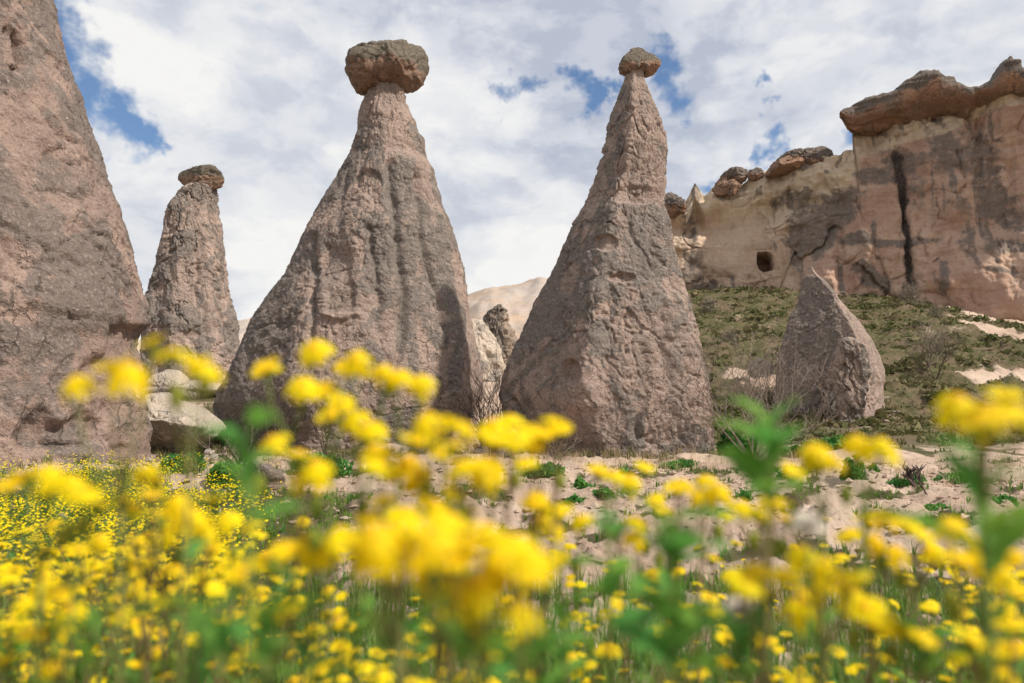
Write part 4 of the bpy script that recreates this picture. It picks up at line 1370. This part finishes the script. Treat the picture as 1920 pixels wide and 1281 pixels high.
# ------------------------------------------------------------------ grass and dry stalks
def scatter_blades(name, label, pts, hgt, nb, wid, mat, seed, var=None, bend=0.5, tilt=0.6):
    """tufts of pointed blades, one mesh"""
    r = np.random.default_rng(seed)
    n = len(pts)
    P = np.repeat(pts, nb, 0)
    H = np.repeat(hgt, nb) * r.uniform(0.5, 1.15, n * nb)
    a = r.uniform(0, 2 * math.pi, n * nb)
    out = np.stack([np.cos(a), np.sin(a), 0 * a], -1)
    side = np.stack([-np.sin(a), np.cos(a), 0 * a], -1)
    tl = r.uniform(0.1, tilt, n * nb)[:, None]
    W = (np.repeat(wid, nb) * r.uniform(0.6, 1.2, n * nb))[:, None]
    b0 = P + out * H[:, None] * 0.12 * r.uniform(0, 1, (n * nb, 1)) - np.array([0, 0, 0.02]) * H[:, None] * 4
    up = np.array([0, 0, 1.0])
    m = b0 + (up * (1 - 0.3 * tl) + out * tl * 0.5) * H[:, None] * 0.55
    t = m + (up * (1 - bend * tl) + out * tl * (0.6 + bend)) * H[:, None] * 0.5
    V = np.stack([b0 - side * W, b0 + side * W, m + side * W * 0.8, m - side * W * 0.8, t], 1).reshape(-1, 3)
    k = np.arange(n * nb) * 5
    F4 = np.stack([k, k + 1, k + 2, k + 3], -1)
    F3 = np.stack([k + 3, k + 2, k + 4], -1)
    vr = np.repeat(var if var is not None else r.uniform(0, 1, n), nb * 5)
    o = obj(name, mesh_np(name, V, [F3, F4], mat, {'var': vr}, False))
    tag(o, label, 'grass', None, 'stuff')
    return o


def pick(n, xr, yr, seed, dens):
    r = np.random.default_rng(seed)
    out = []
    got = 0
    while got < n:
        x = r.uniform(*xr, n * 2)
        y = r.uniform(*yr, n * 2)
        k = r.uniform(0, 1, n * 2) < dens(x, y)
        p = np.stack([x[k], y[k], ground_z(x[k], y[k])], -1)
        out.append(p)
        got += len(p)
    return np.concatenate(out)[:n]


# the slope
pts = pick(10000, (4, 50), (20, 66), 301, lambda x, y: sst(grass_mask(x, y), 0.3, 0.8) * (np.abs(x / y) < 0.80) * (0.25 + sst(fbm(np.stack([x, y, 0 * x], -1) * 0.8, 3, 313), -0.1, 0.25)))
nv = fbm(np.stack([pts[:, 0], pts[:, 1], 0 * pts[:, 0]], -1) * 0.9, 3, 311)
scatter_blades('slope_grass', 'short olive grass matting the slope under the cliff', pts, 0.10 + 0.16 * np.clip(nv + 0.4, 0, 1), 5, np.full(len(pts), 0.022), M['grass_v'], 302, np.clip(0.45 + nv * 1.1, 0, 1), 0.6, 1.0)


def tussocks():
    """low cushions of scrub all over the slope"""
    r = np.random.default_rng(341)
    pts = pick(2300, (5, 48), (22, 62), 342, lambda x, y: sst(grass_mask(x, y), 0.25, 0.6) * (np.abs(x / y) < 0.78) * (0.2 + sst(fbm(np.stack([x, y, 0 * x], -1) * 0.45, 3, 343), -0.05, 0.3)))
    k = 18
    n = len(pts)
    R = (0.10 + 0.34 * r.random(n) ** 2) * (1 + 0.5 * (r.random(n) > 0.93))
    d = r.normal(size=(n, k, 3))
    d /= np.linalg.norm(d, axis=-1, keepdims=True)
    d[..., 2] = np.abs(d[..., 2])
    c = pts[:, None] + d * R[:, None, None] * np.array([1.3, 1.1, 0.45]) * r.uniform(0.5, 1.0, (n, k, 1))
    e = r.normal(size=(n, k, 3)) * R[:, None, None] * 0.26
    e2 = r.normal(size=(n, k, 3)) * R[:, None, None] * 0.20
    V = np.stack([c - e, c + e2, c + e, c - e2], 2).reshape(-1, 3)
    tone = np.clip(r.normal(0.35, 0.35, n), 0, 1)
    var = np.clip(np.repeat(tone, k) + r.uniform(-0.15, 0.15, n * k), 0, 1)
    o = obj('tussocks', mesh_np('tussocks', V, np.arange(n * k * 4).reshape(-1, 4), M['tussock_v'], {'var': np.repeat(var, 4)}, False))
    tag(o, 'low olive and brown cushions of scrub dotted over the slope', 'scrub', None, 'stuff')


tussocks()
# between the left cones and around the feet of the chimneys
pts = pick(5000, (-22, 8), (12, 42), 303, lambda x, y: sst(grass_mask(x, y), 0.3, 0.8) * (np.abs(x / y) < 0.75) * (1 - 0.6 * sst(y, 25, 40)))
scatter_blades('meadow_grass', 'short green grass between the feet of the chimneys', pts, np.full(len(pts), 0.14), 5, np.full(len(pts), 0.010), M['grass_v'], 304, np.random.default_rng(1).uniform(0, 0.6, len(pts)))
# weeds on the bare soil
pts = pick(5600, (-8, 11), (3, 16), 305, lambda x, y: sst(grass_mask(x, y), 0.35, 0.8) * (np.abs(x / y) < 0.78) * 0.9)
scatter_blades('soil_weeds', 'scattered low green weeds on the pink soil', pts, np.random.default_rng(2).uniform(0.04, 0.12, len(pts)), 6, np.full(len(pts), 0.0055), M['leaf_v'], 306)
# grass among the near flowers
pts = pick(4600, (-3.2, 3.2), (0.42, 3.4), 307, lambda x, y: (np.abs(x / y) < 0.85) * (0.5 + 0.5 * sst(-x - 0.1 * y, -0.6, 0.8)))
scatter_blades('near_grass', 'loose green grass among the nearest flowers', pts, np.full(len(pts), 0.16), 5, np.full(len(pts), 0.0028), M['leaf_v'], 308, None, 0.5, 0.7)
# weeds gathered along the feet of the chimneys
rf = np.random.default_rng(351)
ft = []
for (cx, cy, rad, n) in ((-11.5, 15.0, 4.5, 500), (-5.3, 24.0, 4.3, 500), (2.9, 20.0, 2.65, 600), (13.0, 30.0, 2.4, 260)):
    a = rf.uniform(-2.7, 1.2, n)
    q = rad * (0.97 + np.abs(rf.normal(size=n)) * 0.12)
    keep = fbm(np.stack([a * 2.2 + cx, 0 * a, 0 * a], -1), 2, 353) > -0.12
    x, y = (cx + np.cos(a) * q)[keep], (cy + np.sin(a) * q * 0.92)[keep]
    ft.append(np.stack([x, y, ground_z(x, y)], -1))
ft = np.concatenate(ft)
scatter_blades('foot_weeds', 'green and straw weeds gathered along the feet of the chimneys', ft, rf.uniform(0.1, 0.34, len(ft)), 6, np.full(len(ft), 0.008), M['grass_v'], 352, rf.random(len(ft)) ** 1.5)
# dry stalks at the chimney feet and on the right
pts = np.concatenate([pick(420, (-1, 6.8), (14.0, 17.6), 309, lambda x, y: 0.5 + 0 * x), pick(260, (5, 13), (9, 17), 310, lambda x, y: 0.5 + 0 * x), pick(120, (-7, -3.5), (10, 15), 311, lambda x, y: 0.5 + 0 * x)])
scatter_blades('dry_stalks', 'dry straw-coloured stalks at the feet of the chimneys', pts, np.full(len(pts), 0.42), 4, np.full(len(pts), 0.0035), M['straw_v'], 312, None, 0.9, 0.9)


def soil_clods():
    """loose lumps of earth on the bare ground"""
    r = np.random.default_rng(321)
    pts = pick(9000, (-7, 11), (2.2, 15), 322, lambda x, y: (np.abs(x / y) < 0.78) * (1 - 0.8 * sst(grass_mask(x, y), 0.4, 0.8)) * (1.2 - y / 18))
    base = np.array([(-1, 0, 0), (1, 0, 0), (0, -1, 0), (0, 1, 0), (0, 0, -0.7), (0, 0, 0.8)], float)
    tri = np.array([(0, 2, 5), (2, 1, 5), (1, 3, 5), (3, 0, 5), (2, 0, 4), (1, 2, 4), (3, 1, 4), (0, 3, 4)])
    n = len(pts)
    s = (0.010 + 0.045 * r.random(n) ** 3)[:, None, None]
    V = pts[:, None] + s * base[None] * r.uniform(0.6, 1.4, (n, 6, 1)) * np.array([1.2, 1.0, 0.8]) + s * r.normal(size=(n, 6, 3)) * 0.15
    F = (np.arange(n)[:, None, None] * 6 + tri[None]).reshape(-1, 3)
    o = obj('soil_clods', mesh_np('soil_clods', V.reshape(-1, 3), F, M['ground'], {'grass': np.zeros(n * 6), 'far': np.zeros(n * 6)}, False))
    tag(o, 'loose pink clods and pebbles strewn over the bare soil', 'clods', None, 'stuff')


soil_clods()


def rubble():
    """broken rock at the feet of the chimneys"""
    r = np.random.default_rng(333)
    base = np.array([(-1, 0, 0), (1, 0, 0), (0, -1, 0), (0, 1, 0), (0, 0, -0.7), (0, 0, 0.8), (0.6, 0.6, 0.4), (-0.6, -0.6, 0.4)], float)
    tri = np.array([(0, 7, 5), (7, 2, 5), (2, 1, 5), (1, 6, 5), (6, 3, 5), (3, 0, 5), (2, 7, 4), (7, 0, 4), (1, 2, 4), (6, 1, 4), (3, 6, 4), (0, 3, 4)])
    out = []
    for (cx, cy, rad, n) in ((-11.5, 15.0, 4.4, 260), (-5.3, 24.0, 4.2, 300), (2.9, 20.0, 2.5, 320), (13.0, 30.0, 2.2, 160)):
        a = r.uniform(-2.6, 1.0, n)
        q = rad * (0.92 + np.abs(r.normal(size=n)) * 0.16)
        x, y = cx + np.cos(a) * q, cy + np.sin(a) * q * 0.9
        out.append(np.stack([x, y, ground_z(x, y)], -1))
    pts = np.concatenate(out)
    n = len(pts)
    s = (0.03 + 0.14 * r.random(n) ** 4)[:, None, None]
    V = pts[:, None] + s * base[None] * r.uniform(0.6, 1.4, (n, 8, 1)) * np.array([1.2, 1.0, 0.75]) + s * r.normal(size=(n, 8, 3)) * 0.12
    F = (np.arange(n)[:, None, None] * 8 + tri[None]).reshape(-1, 3)
    o = obj('rubble', mesh_np('rubble', V.reshape(-1, 3), F, M['tuff'], {'crust': np.repeat(r.uniform(0, 0.6, n), 8)}, False))
    tag(o, 'broken stones fallen around the feet of the chimneys', 'rubble', None, 'stuff')


rubble()


# ------------------------------------------------------------------ flowers
def head_mesh(seed, n, R, droop, low=False):
    r = random.Random(seed)
    mb = MB()
    for i in range(n):
        a = i / n * 2 * math.pi + r.uniform(-0.12, 0.12)
        L = R * r.uniform(0.88, 1.08)
        w = R * r.uniform(0.20, 0.26)
        dz = -droop * r.uniform(0.4, 1.4)
        ca, sa = math.cos(a), math.sin(a)
        f = lambda rr, ww, z: (ca * rr - sa * ww, sa * rr + ca * ww, z)
        mb.add([f(R * 0.30, -w * 0.5, 0.001), f(R * 0.30, w * 0.5, 0.001), f(L * 0.7, w, dz * R * 0.3 + 0.001), f(L * 0.7, -w, dz * R * 0.3 + 0.001),
                f(L, w * 0.55, dz * R), f(L, -w * 0.55, dz * R)], (), [(0, 1, 2, 3), (3, 2, 4, 5)], 0)
    # cup of bracts
    ring = lambda rr, z, k=8: [(rr * math.cos(j / k * 6.2832), rr * math.sin(j / k * 6.2832), z) for j in range(k)]
    v = ring(R * 0.33, 0.0) + ring(R * 0.30, -R * 0.4) + ring(R * 0.10, -R * 0.62)
    f4 = grid_faces(3, 8, True)
    mb.add(v, (), f4, 1)
    return mb


def disc_mb(R):
    mb = MB()
    k = 10
    ring = lambda rr, z: [(rr * math.cos(j / k * 6.2832), rr * math.sin(j / k * 6.2832), z) for j in range(k)]
    v = ring(R * 0.36, 0.0) + ring(R * 0.33, R * 0.13) + ring(R * 0.18, R * 0.20) + [(0, 0, R * 0.21)]
    f4 = grid_faces(3, k, True)
    f3 = [(2 * k + j, 2 * k + (j + 1) % k, 3 * k) for j in range(k)]
    mb.add(v, f3, f4, 0)
    return mb


HR = 0.0122
HEADS = [head_mesh(s, n, HR, dr).mesh('flower_head', [M['petal'], M['sepal']], False) for s, n, dr in ((1, 13, 0.05), (2, 12, 0.25), (3, 13, 0.5), (4, 14, -0.25), (5, 12, 0.9))]
DISC = disc_mb(HR).mesh('flower_disc', [M['disc']])


def merged_head(k):
    a = head_mesh(k + 10, 12, HR, (0.1, 0.35, -0.15)[k])
    b = disc_mb(HR)
    a.add(np.concatenate(b.v), np.concatenate(b.f3), np.concatenate(b.f4), 2)
    # the fans of the disc carry the third material
    return a.mesh('flower_head', [M['petal'], M['sepal'], M['disc']], False)


SHEADS = [merged_head(k) for k in range(3)]


def bud_mesh():
    mb = MB()
    k = 7
    ring = lambda rr, z: [(rr * math.cos(j / k * 6.2832), rr * math.sin(j / k * 6.2832), z) for j in range(k)]
    v = ring(0.0018, -0.008) + ring(0.0042, -0.003) + ring(0.0038, 0.003) + [(0, 0, 0.006)]
    mb.add(v, [(2 * k + j, 2 * k + (j + 1) % k, 3 * k) for j in range(k)], grid_faces(3, k, True), 0)
    return mb.mesh('bud', [M['sepal']])


BUD = bud_mesh()


def leaf_mesh(seed, L, W):
    """narrow leaf with toothed lobes, folded along the midrib and bent back"""
    r = random.Random(seed)
    n = 9
    v = []
    for i in range(n):
        t = i / (n - 1)
        w = W * (math.sin(min(t * 1.15 + 0.08, 1) * math.pi) ** 0.7 + 0.06) * (1.0 if i % 2 else 0.55)
        if i == n - 1:
            w = W * 0.04
        z = L * (0.35 * t - 0.45 * t * t)
        v += [(t * L, -w, z + w * 0.35), (t * L, 0, z), (t * L, w, z + w * 0.35)]
    mb = MB()
    f = []
    for i in range(n - 1):
        a = i * 3
        f += [(a, a + 3, a + 4, a + 1), (a + 1, a + 4, a + 5, a + 2)]
    mb.add(v, (), f, 0)
    return mb.mesh('leaf', [M['leaf']])


LEAVES = [leaf_mesh(1, 0.055, 0.008), leaf_mesh(2, 0.07, 0.010), leaf_mesh(3, 0.045, 0.009), leaf_mesh(4, 0.085, 0.012)]
BROAD = leaf_mesh(9, 0.062, 0.017)


def plant(heads, base, seed, label, group, near=True, leaves=7, hscale=1.0, buds=2, leaf_scale=1.0, stemr=0.0013, face=0.22, spread=0.05):
    """one ragwort: a stem that forks under its flower heads"""
    r = random.Random(seed)
    base = Vector(base)
    root = empty('yellow_flower_plant', base)
    tag(root, label, 'flower', group)
    hs = [Vector(h) - base for h in heads]
    cen = sum(hs, Vector()) / len(hs)
    ht = max(h.z for h in hs)
    mb = MB()
    # main stems: cluster heads by x
    hs.sort(key=lambda h: h.x)
    ng = max(1, min(4, len(hs) // 3))
    size = math.ceil(len(hs) / ng)
    axes = []
    for g in range(0, len(hs), size):
        grp = hs[g:g + size]
        gc = sum(grp, Vector()) / len(grp)
        zn = max(min(h.z for h in grp) - r.uniform(0.03, 0.07), 0.35 * gc.z)
        node = Vector((gc.x * 0.9, gc.y * 0.9 + 0.006, zn))
        b0 = Vector((r.uniform(-1, 1) * 0.012, r.uniform(-1, 1) * 0.012, -0.02))
        m1 = b0.lerp(node, 0.5) + Vector((r.uniform(-1, 1), r.uniform(-1, 1), 0)) * 0.012
        mb.tube([b0, m1, node], [stemr * 1.5, stemr * 1.25, stemr], 6)
        axes.append((b0, m1, node))
        for h in grp:
            q = node.lerp(h, 0.5) + Vector(((h.x - node.x) * 0.2, (h.y - node.y) * 0.2, -0.15 * abs(h.x - node.x)))
            e = h - Vector((0, 0, HR * 0.5 * hscale))
            mb.tube([node, q, e], [stemr * 0.8, stemr * 0.65, stemr * 0.6], 5)
    obj('stem', mb.mesh('stem', M['stem']), root)
    for h in hs:
        o = obj('flower_head', r.choice(HEADS if near else SHEADS), root, h)
        tilt = r.gauss(0, 0.22)
        o.rotation_euler = (max(-0.5, r.gauss(face, 0.35)), tilt, r.uniform(0, 6.28))
        o.rotation_mode = 'ZYX' if False else 'XYZ'
        m = Matrix.Rotation(tilt, 3, 'Y') @ Matrix.Rotation(r.gauss(face, 0.25), 3, 'X') @ Matrix.Rotation(r.uniform(0, 6.28), 3, 'Z')
        o.rotation_euler = m.to_euler()
        s = hscale * r.uniform(0.85, 1.12)
        o.scale = (s, s, s)
        if near:
            obj('disc', DISC, o)
    for k in range(buds):
        ax = r.choice(axes)
        h = r.choice(hs)
        p = ax[2].lerp(h, r.uniform(0.3, 0.9)) + Vector((r.uniform(-1, 1), r.uniform(-1, 1), r.uniform(-0.3, 0.6))) * 0.012
        obj('bud', BUD, root, p)
    for k in range(leaves):
        ax = axes[k % len(axes)]
        t = r.uniform(0.25, 1.0)
        p = ax[0].lerp(ax[1], t * 2) if t < 0.5 else ax[1].lerp(ax[2], t * 2 - 1)
        o = obj('leaf', r.choice(LEAVES), root, p)
        o.rotation_euler = (r.uniform(-0.4, 0.4), -r.uniform(0.1, 0.9), r.uniform(0, 6.28))
        s = leaf_scale * r.uniform(0.6, 1.15) * (1.1 - 0.4 * t)
        o.scale = (s, s, s)
    return root


def hero(label, group, d, px, seed, **kw):
    r = random.Random(seed * 7 + 1)
    pts = []
    for (u, v) in px:
        p = PX(u, v, d * r.uniform(0.93, 1.08))
        pts.append(tuple(float(c) for c in p))
    cx = sum(p[0] for p in pts) / len(pts)
    cy = sum(p[1] for p in pts) / len(pts)
    bx, by = cx + r.uniform(-0.02, 0.02), cy + r.uniform(0.0, 0.03)
    kw.setdefault('hscale', 0.9)
    return plant(pts, (bx, by, gz(bx, by)), seed, label, group, **kw)


GN = 'blurred yellow flowers close to the lens'
hero('tall stem of round yellow heads before the broad fluted chimney', GN, 0.50, [(590, 652), (645, 684), (668, 672), (500, 692), (568, 722), (606, 728), (640, 758), (665, 775), (622, 778), (722, 690), (745, 702), (788, 710), (694, 800), (500, 694)], 1, face=0.75, leaves=9)
hero('yellow blooms blurred across the huge left cone and slim far chimney', GN, 0.4, [(212, 690), (245, 690), (285, 645), (322, 662), (365, 682), (390, 690), (140, 712)], 2, face=0.15, leaves=6)
hero('large blurred yellow bloom at the right edge under the sandy path', GN, 0.36, [(1795, 748), (1850, 765), (1840, 790), (1885, 745), (1910, 770)], 3, face=0.15, leaves=5)
hero('pair of blurred yellow blooms below the rock fang', GN, 0.46, [(1605, 822), (1650, 828), (1625, 845), (1540, 848), (1562, 862), (1522, 838)], 4, face=0.15, leaves=6)
hero('cluster of yellow heads at the left foot of the tall pointed chimney', GN, 0.50, [(925, 793), (958, 785), (1000, 800), (1036, 786), (1052, 806), (1003, 840), (968, 818), (985, 868), (930, 818), (1020, 815)], 5, leaves=10)
hero('bright yellow sprawl below the broad fluted chimney', GN, 0.45, [(800, 780), (838, 792), (872, 800), (725, 850), (770, 862), (830, 852), (900, 868), (925, 884), (860, 872), (700, 842), (780, 830), (890, 885), (750, 872), (810, 812), (850, 835), (715, 870), (920, 862)], 6, face=0.15, leaves=7)
hero('drooping orange-tinged bloom above the earth hump', GN, 0.46, [(560, 852), (592, 872), (572, 888), (510, 825)], 7, face=0.12, leaves=6)
hero('largest yellow blur in the bottom centre', GN, 0.32, [(705, 1000), (735, 1020), (812, 1010), (880, 1025), (940, 1040), (770, 985), (840, 975), (890, 1090), (820, 1080), (1000, 1040), (905, 990), (965, 1015), (790, 1045), (855, 1055), (925, 1065), (715, 1040), (985, 1085), (970, 1135), (660, 1020)], 8, face=0.15, leaves=6)
hero('yellow blur just above the largest one in the centre', GN, 0.45, [(720, 935), (785, 905), (810, 945), (850, 925), (760, 965), (690, 970), (880, 955)], 9, face=0.15, leaves=4)
hero('orange-yellow heads left of the largest blur', GN, 0.46, [(540, 1030), (585, 1012), (635, 995), (600, 1040), (500, 1045)], 10, leaves=6)
hero('wide yellow blur at the left edge below the huge cone', GN, 0.45, [(55, 895), (100, 882), (140, 905), (15, 908), (90, 920), (155, 925), (185, 945)], 11, face=0.15, leaves=8)
hero('thick band of yellow heads below the bright green bushes', GN, 0.5, [(268, 882), (292, 902), (335, 935), (285, 930), (362, 962), (385, 985), (250, 952), (310, 962), (400, 938), (330, 985), (230, 940)], 12, face=0.15, leaves=8)
hero('loose yellow heads in the left flower patch, the highest-crowded plant', GN, 0.62, [(430, 970), (470, 982), (350, 1040), (280, 1052), (240, 1062), (300, 1012), (190, 1010), (395, 1030), (260, 1020), (330, 1065)], 13, leaves=10)
hero('yellow heads low at the left edge', GN, 0.55, [(82, 1090), (112, 1112), (132, 1142), (92, 1170), (15, 1080), (60, 1185), (100, 1250), (20, 1170), (5, 1245)], 14, leaves=10)
hero('orange heads over the shaded stems at lower left', GN, 0.48, [(312, 1122), (462, 1100), (455, 1075), (522, 1150), (490, 1160), (540, 1135)], 15, leaves=10)
hero('slanting yellow heads below the largest blur', GN, 0.5, [(845, 1145), (872, 1165), (900, 1192), (925, 1212)], 16, leaves=7)
hero('yellow heads lined along the foot of the tall pointed chimney', GN, 0.60, [(1150, 890), (1122, 885), (1182, 896), (1210, 875), (1282, 905), (1322, 896), (1345, 915), (1310, 925), (1268, 918)], 17, leaves=8)
hero('yellow heads on the bare soil left of the tall green stem', GN, 0.55, [(1020, 950), (1052, 962), (1040, 985), (1002, 938), (1090, 972), (1050, 1050), (1010, 975)], 18, leaves=9)
hero('small yellow heads behind the tall green stem', GN, 0.62, [(1195, 975), (1188, 1002), (1230, 940), (1242, 962), (1225, 1078)], 19, leaves=10)
hero('yellow heads on the leafy stem before the wide leafless shrub', GN, 0.52, [(1420, 960), (1452, 942), (1390, 946), (1432, 978), (1485, 886), (1505, 1030), (1540, 1045), (1475, 975)], 20, leaves=10)
hero('bright yellow mass below the upper white seed head', GN, 0.42, [(1415, 1062), (1470, 1080), (1530, 1090), (1580, 1102), (1450, 1110), (1500, 1130), (1400, 1090), (1550, 1060), (1600, 1075)], 21, face=0.15, leaves=7)
hero('yellow heads beside the upper white seed head, on its right', GN, 0.52, [(1622, 970), (1662, 960), (1700, 985), (1590, 1002), (1642, 1012), (1732, 1000), (1742, 1030), (1680, 1030)], 22, leaves=7)
hero('yellow mass near the right edge over the pale soil', GN, 0.48, [(1780, 990), (1822, 1012), (1852, 1040), (1800, 1052), (1872, 1070), (1895, 1040), (1840, 1075)], 23, leaves=7)
hero('slanting row of yellow heads at lower right', GN, 0.47, [(1622, 1140), (1662, 1162), (1700, 1185), (1732, 1192), (1600, 1112), (1640, 1175)], 24, leaves=8)
hero('yellow heads in the bottom right corner', GN, 0.47, [(1822, 1202), (1862, 1225), (1900, 1215), (1900, 1170), (1908, 1112), (1880, 1255), (1800, 1225)], 25, leaves=8)
hero('few small yellow heads below the tall green stem', GN, 0.75, [(1420, 1182), (1330, 1120), (1342, 1145), (1362, 1245), (1310, 1150), (1225, 1195)], 26, leaves=10)


def leafy_stem(label, d, u0, v0, v1, seed, n=14, wide=True, sc=1.0):
    r = random.Random(seed)
    top = Vector(PX(u0, v0, d))
    bx, by = top.x + r.uniform(-0.01, 0.01), top.y + 0.01
    base = Vector((bx, by, gz(bx, by)))
    root = empty('leafy_plant', base)
    tag(root, label, 'plant', 'green leafy stems close to the lens')
    mb = MB()
    t = top - base
    mid = t * 0.5 + Vector((r.uniform(-1, 1) * 0.01, 0, 0))
    mb.tube([Vector((0, 0, -0.02)), mid, t], [0.0026, 0.0022, 0.0012], 6)
    obj('stem', mb.mesh('stem', M['stem']), root)
    zlo = PX(u0, v1, d)[2] - base.z
    for k in range(n):
        z = zlo + (t.z - zlo) * (k + 0.5) / n
        f = z / t.z
        p = mid * (f * 2) if f < 0.5 else mid.lerp(t, f * 2 - 1)
        o = obj('leaf', BROAD if wide else r.choice(LEAVES), root, p)
        o.rotation_euler = (r.uniform(-0.5, 0.5), -r.uniform(0.0, 0.9), k * 2.4 + r.uniform(-0.4, 0.4))
        s = sc * r.uniform(0.5, 0.9)
        o.scale = (s, s, s)


leafy_stem('bright green leafy shoot before the wide leafless shrub', 0.42, 1445, 800, 960, 31, 10)
leafy_stem('thick green leafy stem rising in front of the bare soil, right of centre', 0.40, 1265, 965, 1280, 32, 14)
leafy_stem('short green leafy shoot just left of the thick green stem', 0.50, 1138, 930, 1200, 33, 9, True, 0.8)
leafy_stem('green shoot under the large blurred bloom at the right edge', 0.36, 1830, 815, 1100, 34, 8, False)
leafy_stem('lime green shoot beneath the left blurred blooms', 0.36, 470, 780, 1000, 35, 6, False)
leafy_stem('dark green shoot under the bottom centre blur', 0.35, 880, 1120, 1280, 36, 8, False)
leafy_stem('dark green shoot at lower left', 0.36, 420, 1130, 1280, 37, 8, False)


for i in range(13):
    rs_ = random.Random(900 + i)
    leafy_stem('narrow-leaved green stem low in the bottom thicket', rs_.uniform(0.38, 0.6), 40 + i * 150 + rs_.uniform(-40, 40), rs_.uniform(1120, 1210), 1281, 950 + i, 9, False, 0.8)


def seed_head(label, d, u, v, seed):
    r = random.Random(seed)
    p = Vector(PX(u, v, d))
    base = Vector((p.x + 0.01, p.y + 0.01, gz(p.x, p.y)))
    root = empty('seed_head', base)
    tag(root, label, 'seed head', 'white seed heads')
    t = p - base
    mb = MB()
    mb.tube([Vector((0, 0, -0.02)), t * 0.5 + Vector((0.008, 0, 0)), t], [0.0018, 0.0016, 0.0012], 6)
    obj('stem', mb.mesh('stem', M['stem']), root)
    fl = MB()
    for k in range(260):
        a = r.uniform(0, 6.283)
        e = math.asin(r.uniform(-0.1, 1))
        dr = Vector((math.cos(a) * math.cos(e), math.sin(a) * math.cos(e), math.sin(e)))
        L = r.uniform(0.006, 0.0095)
        sd = dr.orthogonal().normalized() * 0.0011
        fl.add([t + sd * 0.4, t - sd * 0.4, t + dr * L - sd * 2, t + dr * L + sd * 2], (), [(0, 1, 2, 3)])
    obj('fluff', fl.mesh('fluff', M['fluff'], False), root)


seed_head('white fluffy seed head above the yellow mass at right', 0.40, 1512, 992, 1)
seed_head('pinkish white seed head low, below and left of the upper white one', 0.45, 1388, 1150, 2)

# countless others: individuals standing between the hero stems and the soil
rr = random.Random(99)


def zone(n, fy, fu, label, group, hmin, hmax, nh, seed0, leaves=4, hs=1.0):
    for i in range(n):
        y = fy()
        u = fu(y)
        x = (u - 960) / FPX * y
        z = gz(x, y)
        h = rr.uniform(hmin, hmax)
        k = rr.randint(*nh)
        w = 0.035 + 0.012 * k
        heads = [(x + rr.gauss(0, w * 0.6), y + rr.gauss(0, w * 0.6), z + h + rr.uniform(-0.06, 0.02)) for _ in range(k)]
        plant(heads, (x, y, z), seed0 + i, label, group, near=False, leaves=leaves, buds=1, hscale=hs, face=0.15)


zone(48, lambda: rr.uniform(0.8, 1.6), lambda y: rr.uniform(-40, 520), 'yellow flower plant in the dense patch at lower left, half blurred', 'flowers at lower left', 0.16, 0.36, (5, 9), 1000)
zone(80, lambda: rr.uniform(1.6, 3.6), lambda y: rr.uniform(-40, 470), 'yellow flower plant in the dense patch in front of the huge left cone', 'flowers before the huge left cone', 0.20, 0.36, (6, 10), 2000, 3)
zone(26, lambda: rr.uniform(0.65, 1.3), lambda y: rr.uniform(520, 1000), 'low yellow flower plant in the bottom centre thicket', 'flowers at bottom centre', 0.12, 0.30, (4, 7), 3000, 5)
zone(44, lambda: rr.uniform(0.7, 1.7), lambda y: rr.uniform(1000, 1960), 'low yellow flower plant in the thicket at lower right', 'flowers at lower right', 0.14, 0.36, (4, 8), 4000, 5)
zone(12, lambda: rr.uniform(1.8, 3.6), lambda y: rr.uniform(1050, 1900), 'short yellow flower plant standing alone on the bare pink soil', 'flowers on the bare soil', 0.06, 0.14, (2, 4), 5000, 4)


def flower_field():
    """the far end of the patch, past counting"""
    r = np.random.default_rng(404)
    pts = pick(1250, (-9, -0.8), (3.4, 12.5), 405, lambda x, y: (np.abs(x / y) < 0.74) * sst(-x / y, 0.30, 0.40) * (0.15 + sst(fbm(np.stack([x, y, 0 * x], -1) * 0.9, 3, 407), -0.15, 0.2)) * (1.0 - 0.9 * sst(y, 6, 12.5)))
    mb = MB()
    var = []
    for p in pts:
        h = r.uniform(0.14, 0.32)
        k = r.integers(4, 9)
        vv = r.random()
        for j in range(k):
            c = p + np.array([r.normal() * 0.05, r.normal() * 0.05, h * r.uniform(0.75, 1.05)])
            R = HR * r.uniform(0.75, 1.05)
            nrm = Vector((r.normal() * 0.35, r.normal() * 0.35 - 0.35, 1)).normalized()
            a = nrm.orthogonal().normalized()
            bb = nrm.cross(a)
            ring = [c + np.array(a * math.cos(t) + bb * math.sin(t)) * R * (1.0 if q % 2 else 0.55) for q, t in enumerate(np.arange(10) / 10 * 6.2832)]
            mb.add([c + np.array(nrm) * R * 0.15] + ring, [(0, 1 + q, 1 + (q + 1) % 10) for q in range(10)], (), 0)
            var += [r.random()] * 11
            mb.add([p + np.array([0.002, 0, 0]), p - np.array([0.002, 0, 0]), c - np.array(nrm) * R * 0.3], [(0, 1, 2)], (), 1)
            var += [vv] * 3
        for j in range(7):
            a = r.uniform(0, 6.28)
            z0 = r.uniform(0, h * 0.7)
            o_ = np.array([math.cos(a), math.sin(a), 0.5]) * r.uniform(0.03, 0.06)
            s_ = np.array([-math.sin(a), math.cos(a), 0]) * 0.007
            b_ = p + np.array([0, 0, z0])
            mb.add([b_, b_ + o_ * 0.6 + s_, b_ + o_, b_ + o_ * 0.6 - s_], (), [(0, 1, 2, 3)], 1)
            var += [r.random()] * 4
    o = obj('flower_field', mb.mesh('flower_field', [M['petal_v'], M['leaf_v']], False, {'var': var}))
    tag(o, 'far end of the dense yellow flower patch before the huge left cone', 'flowers', None, 'stuff')


flower_field()
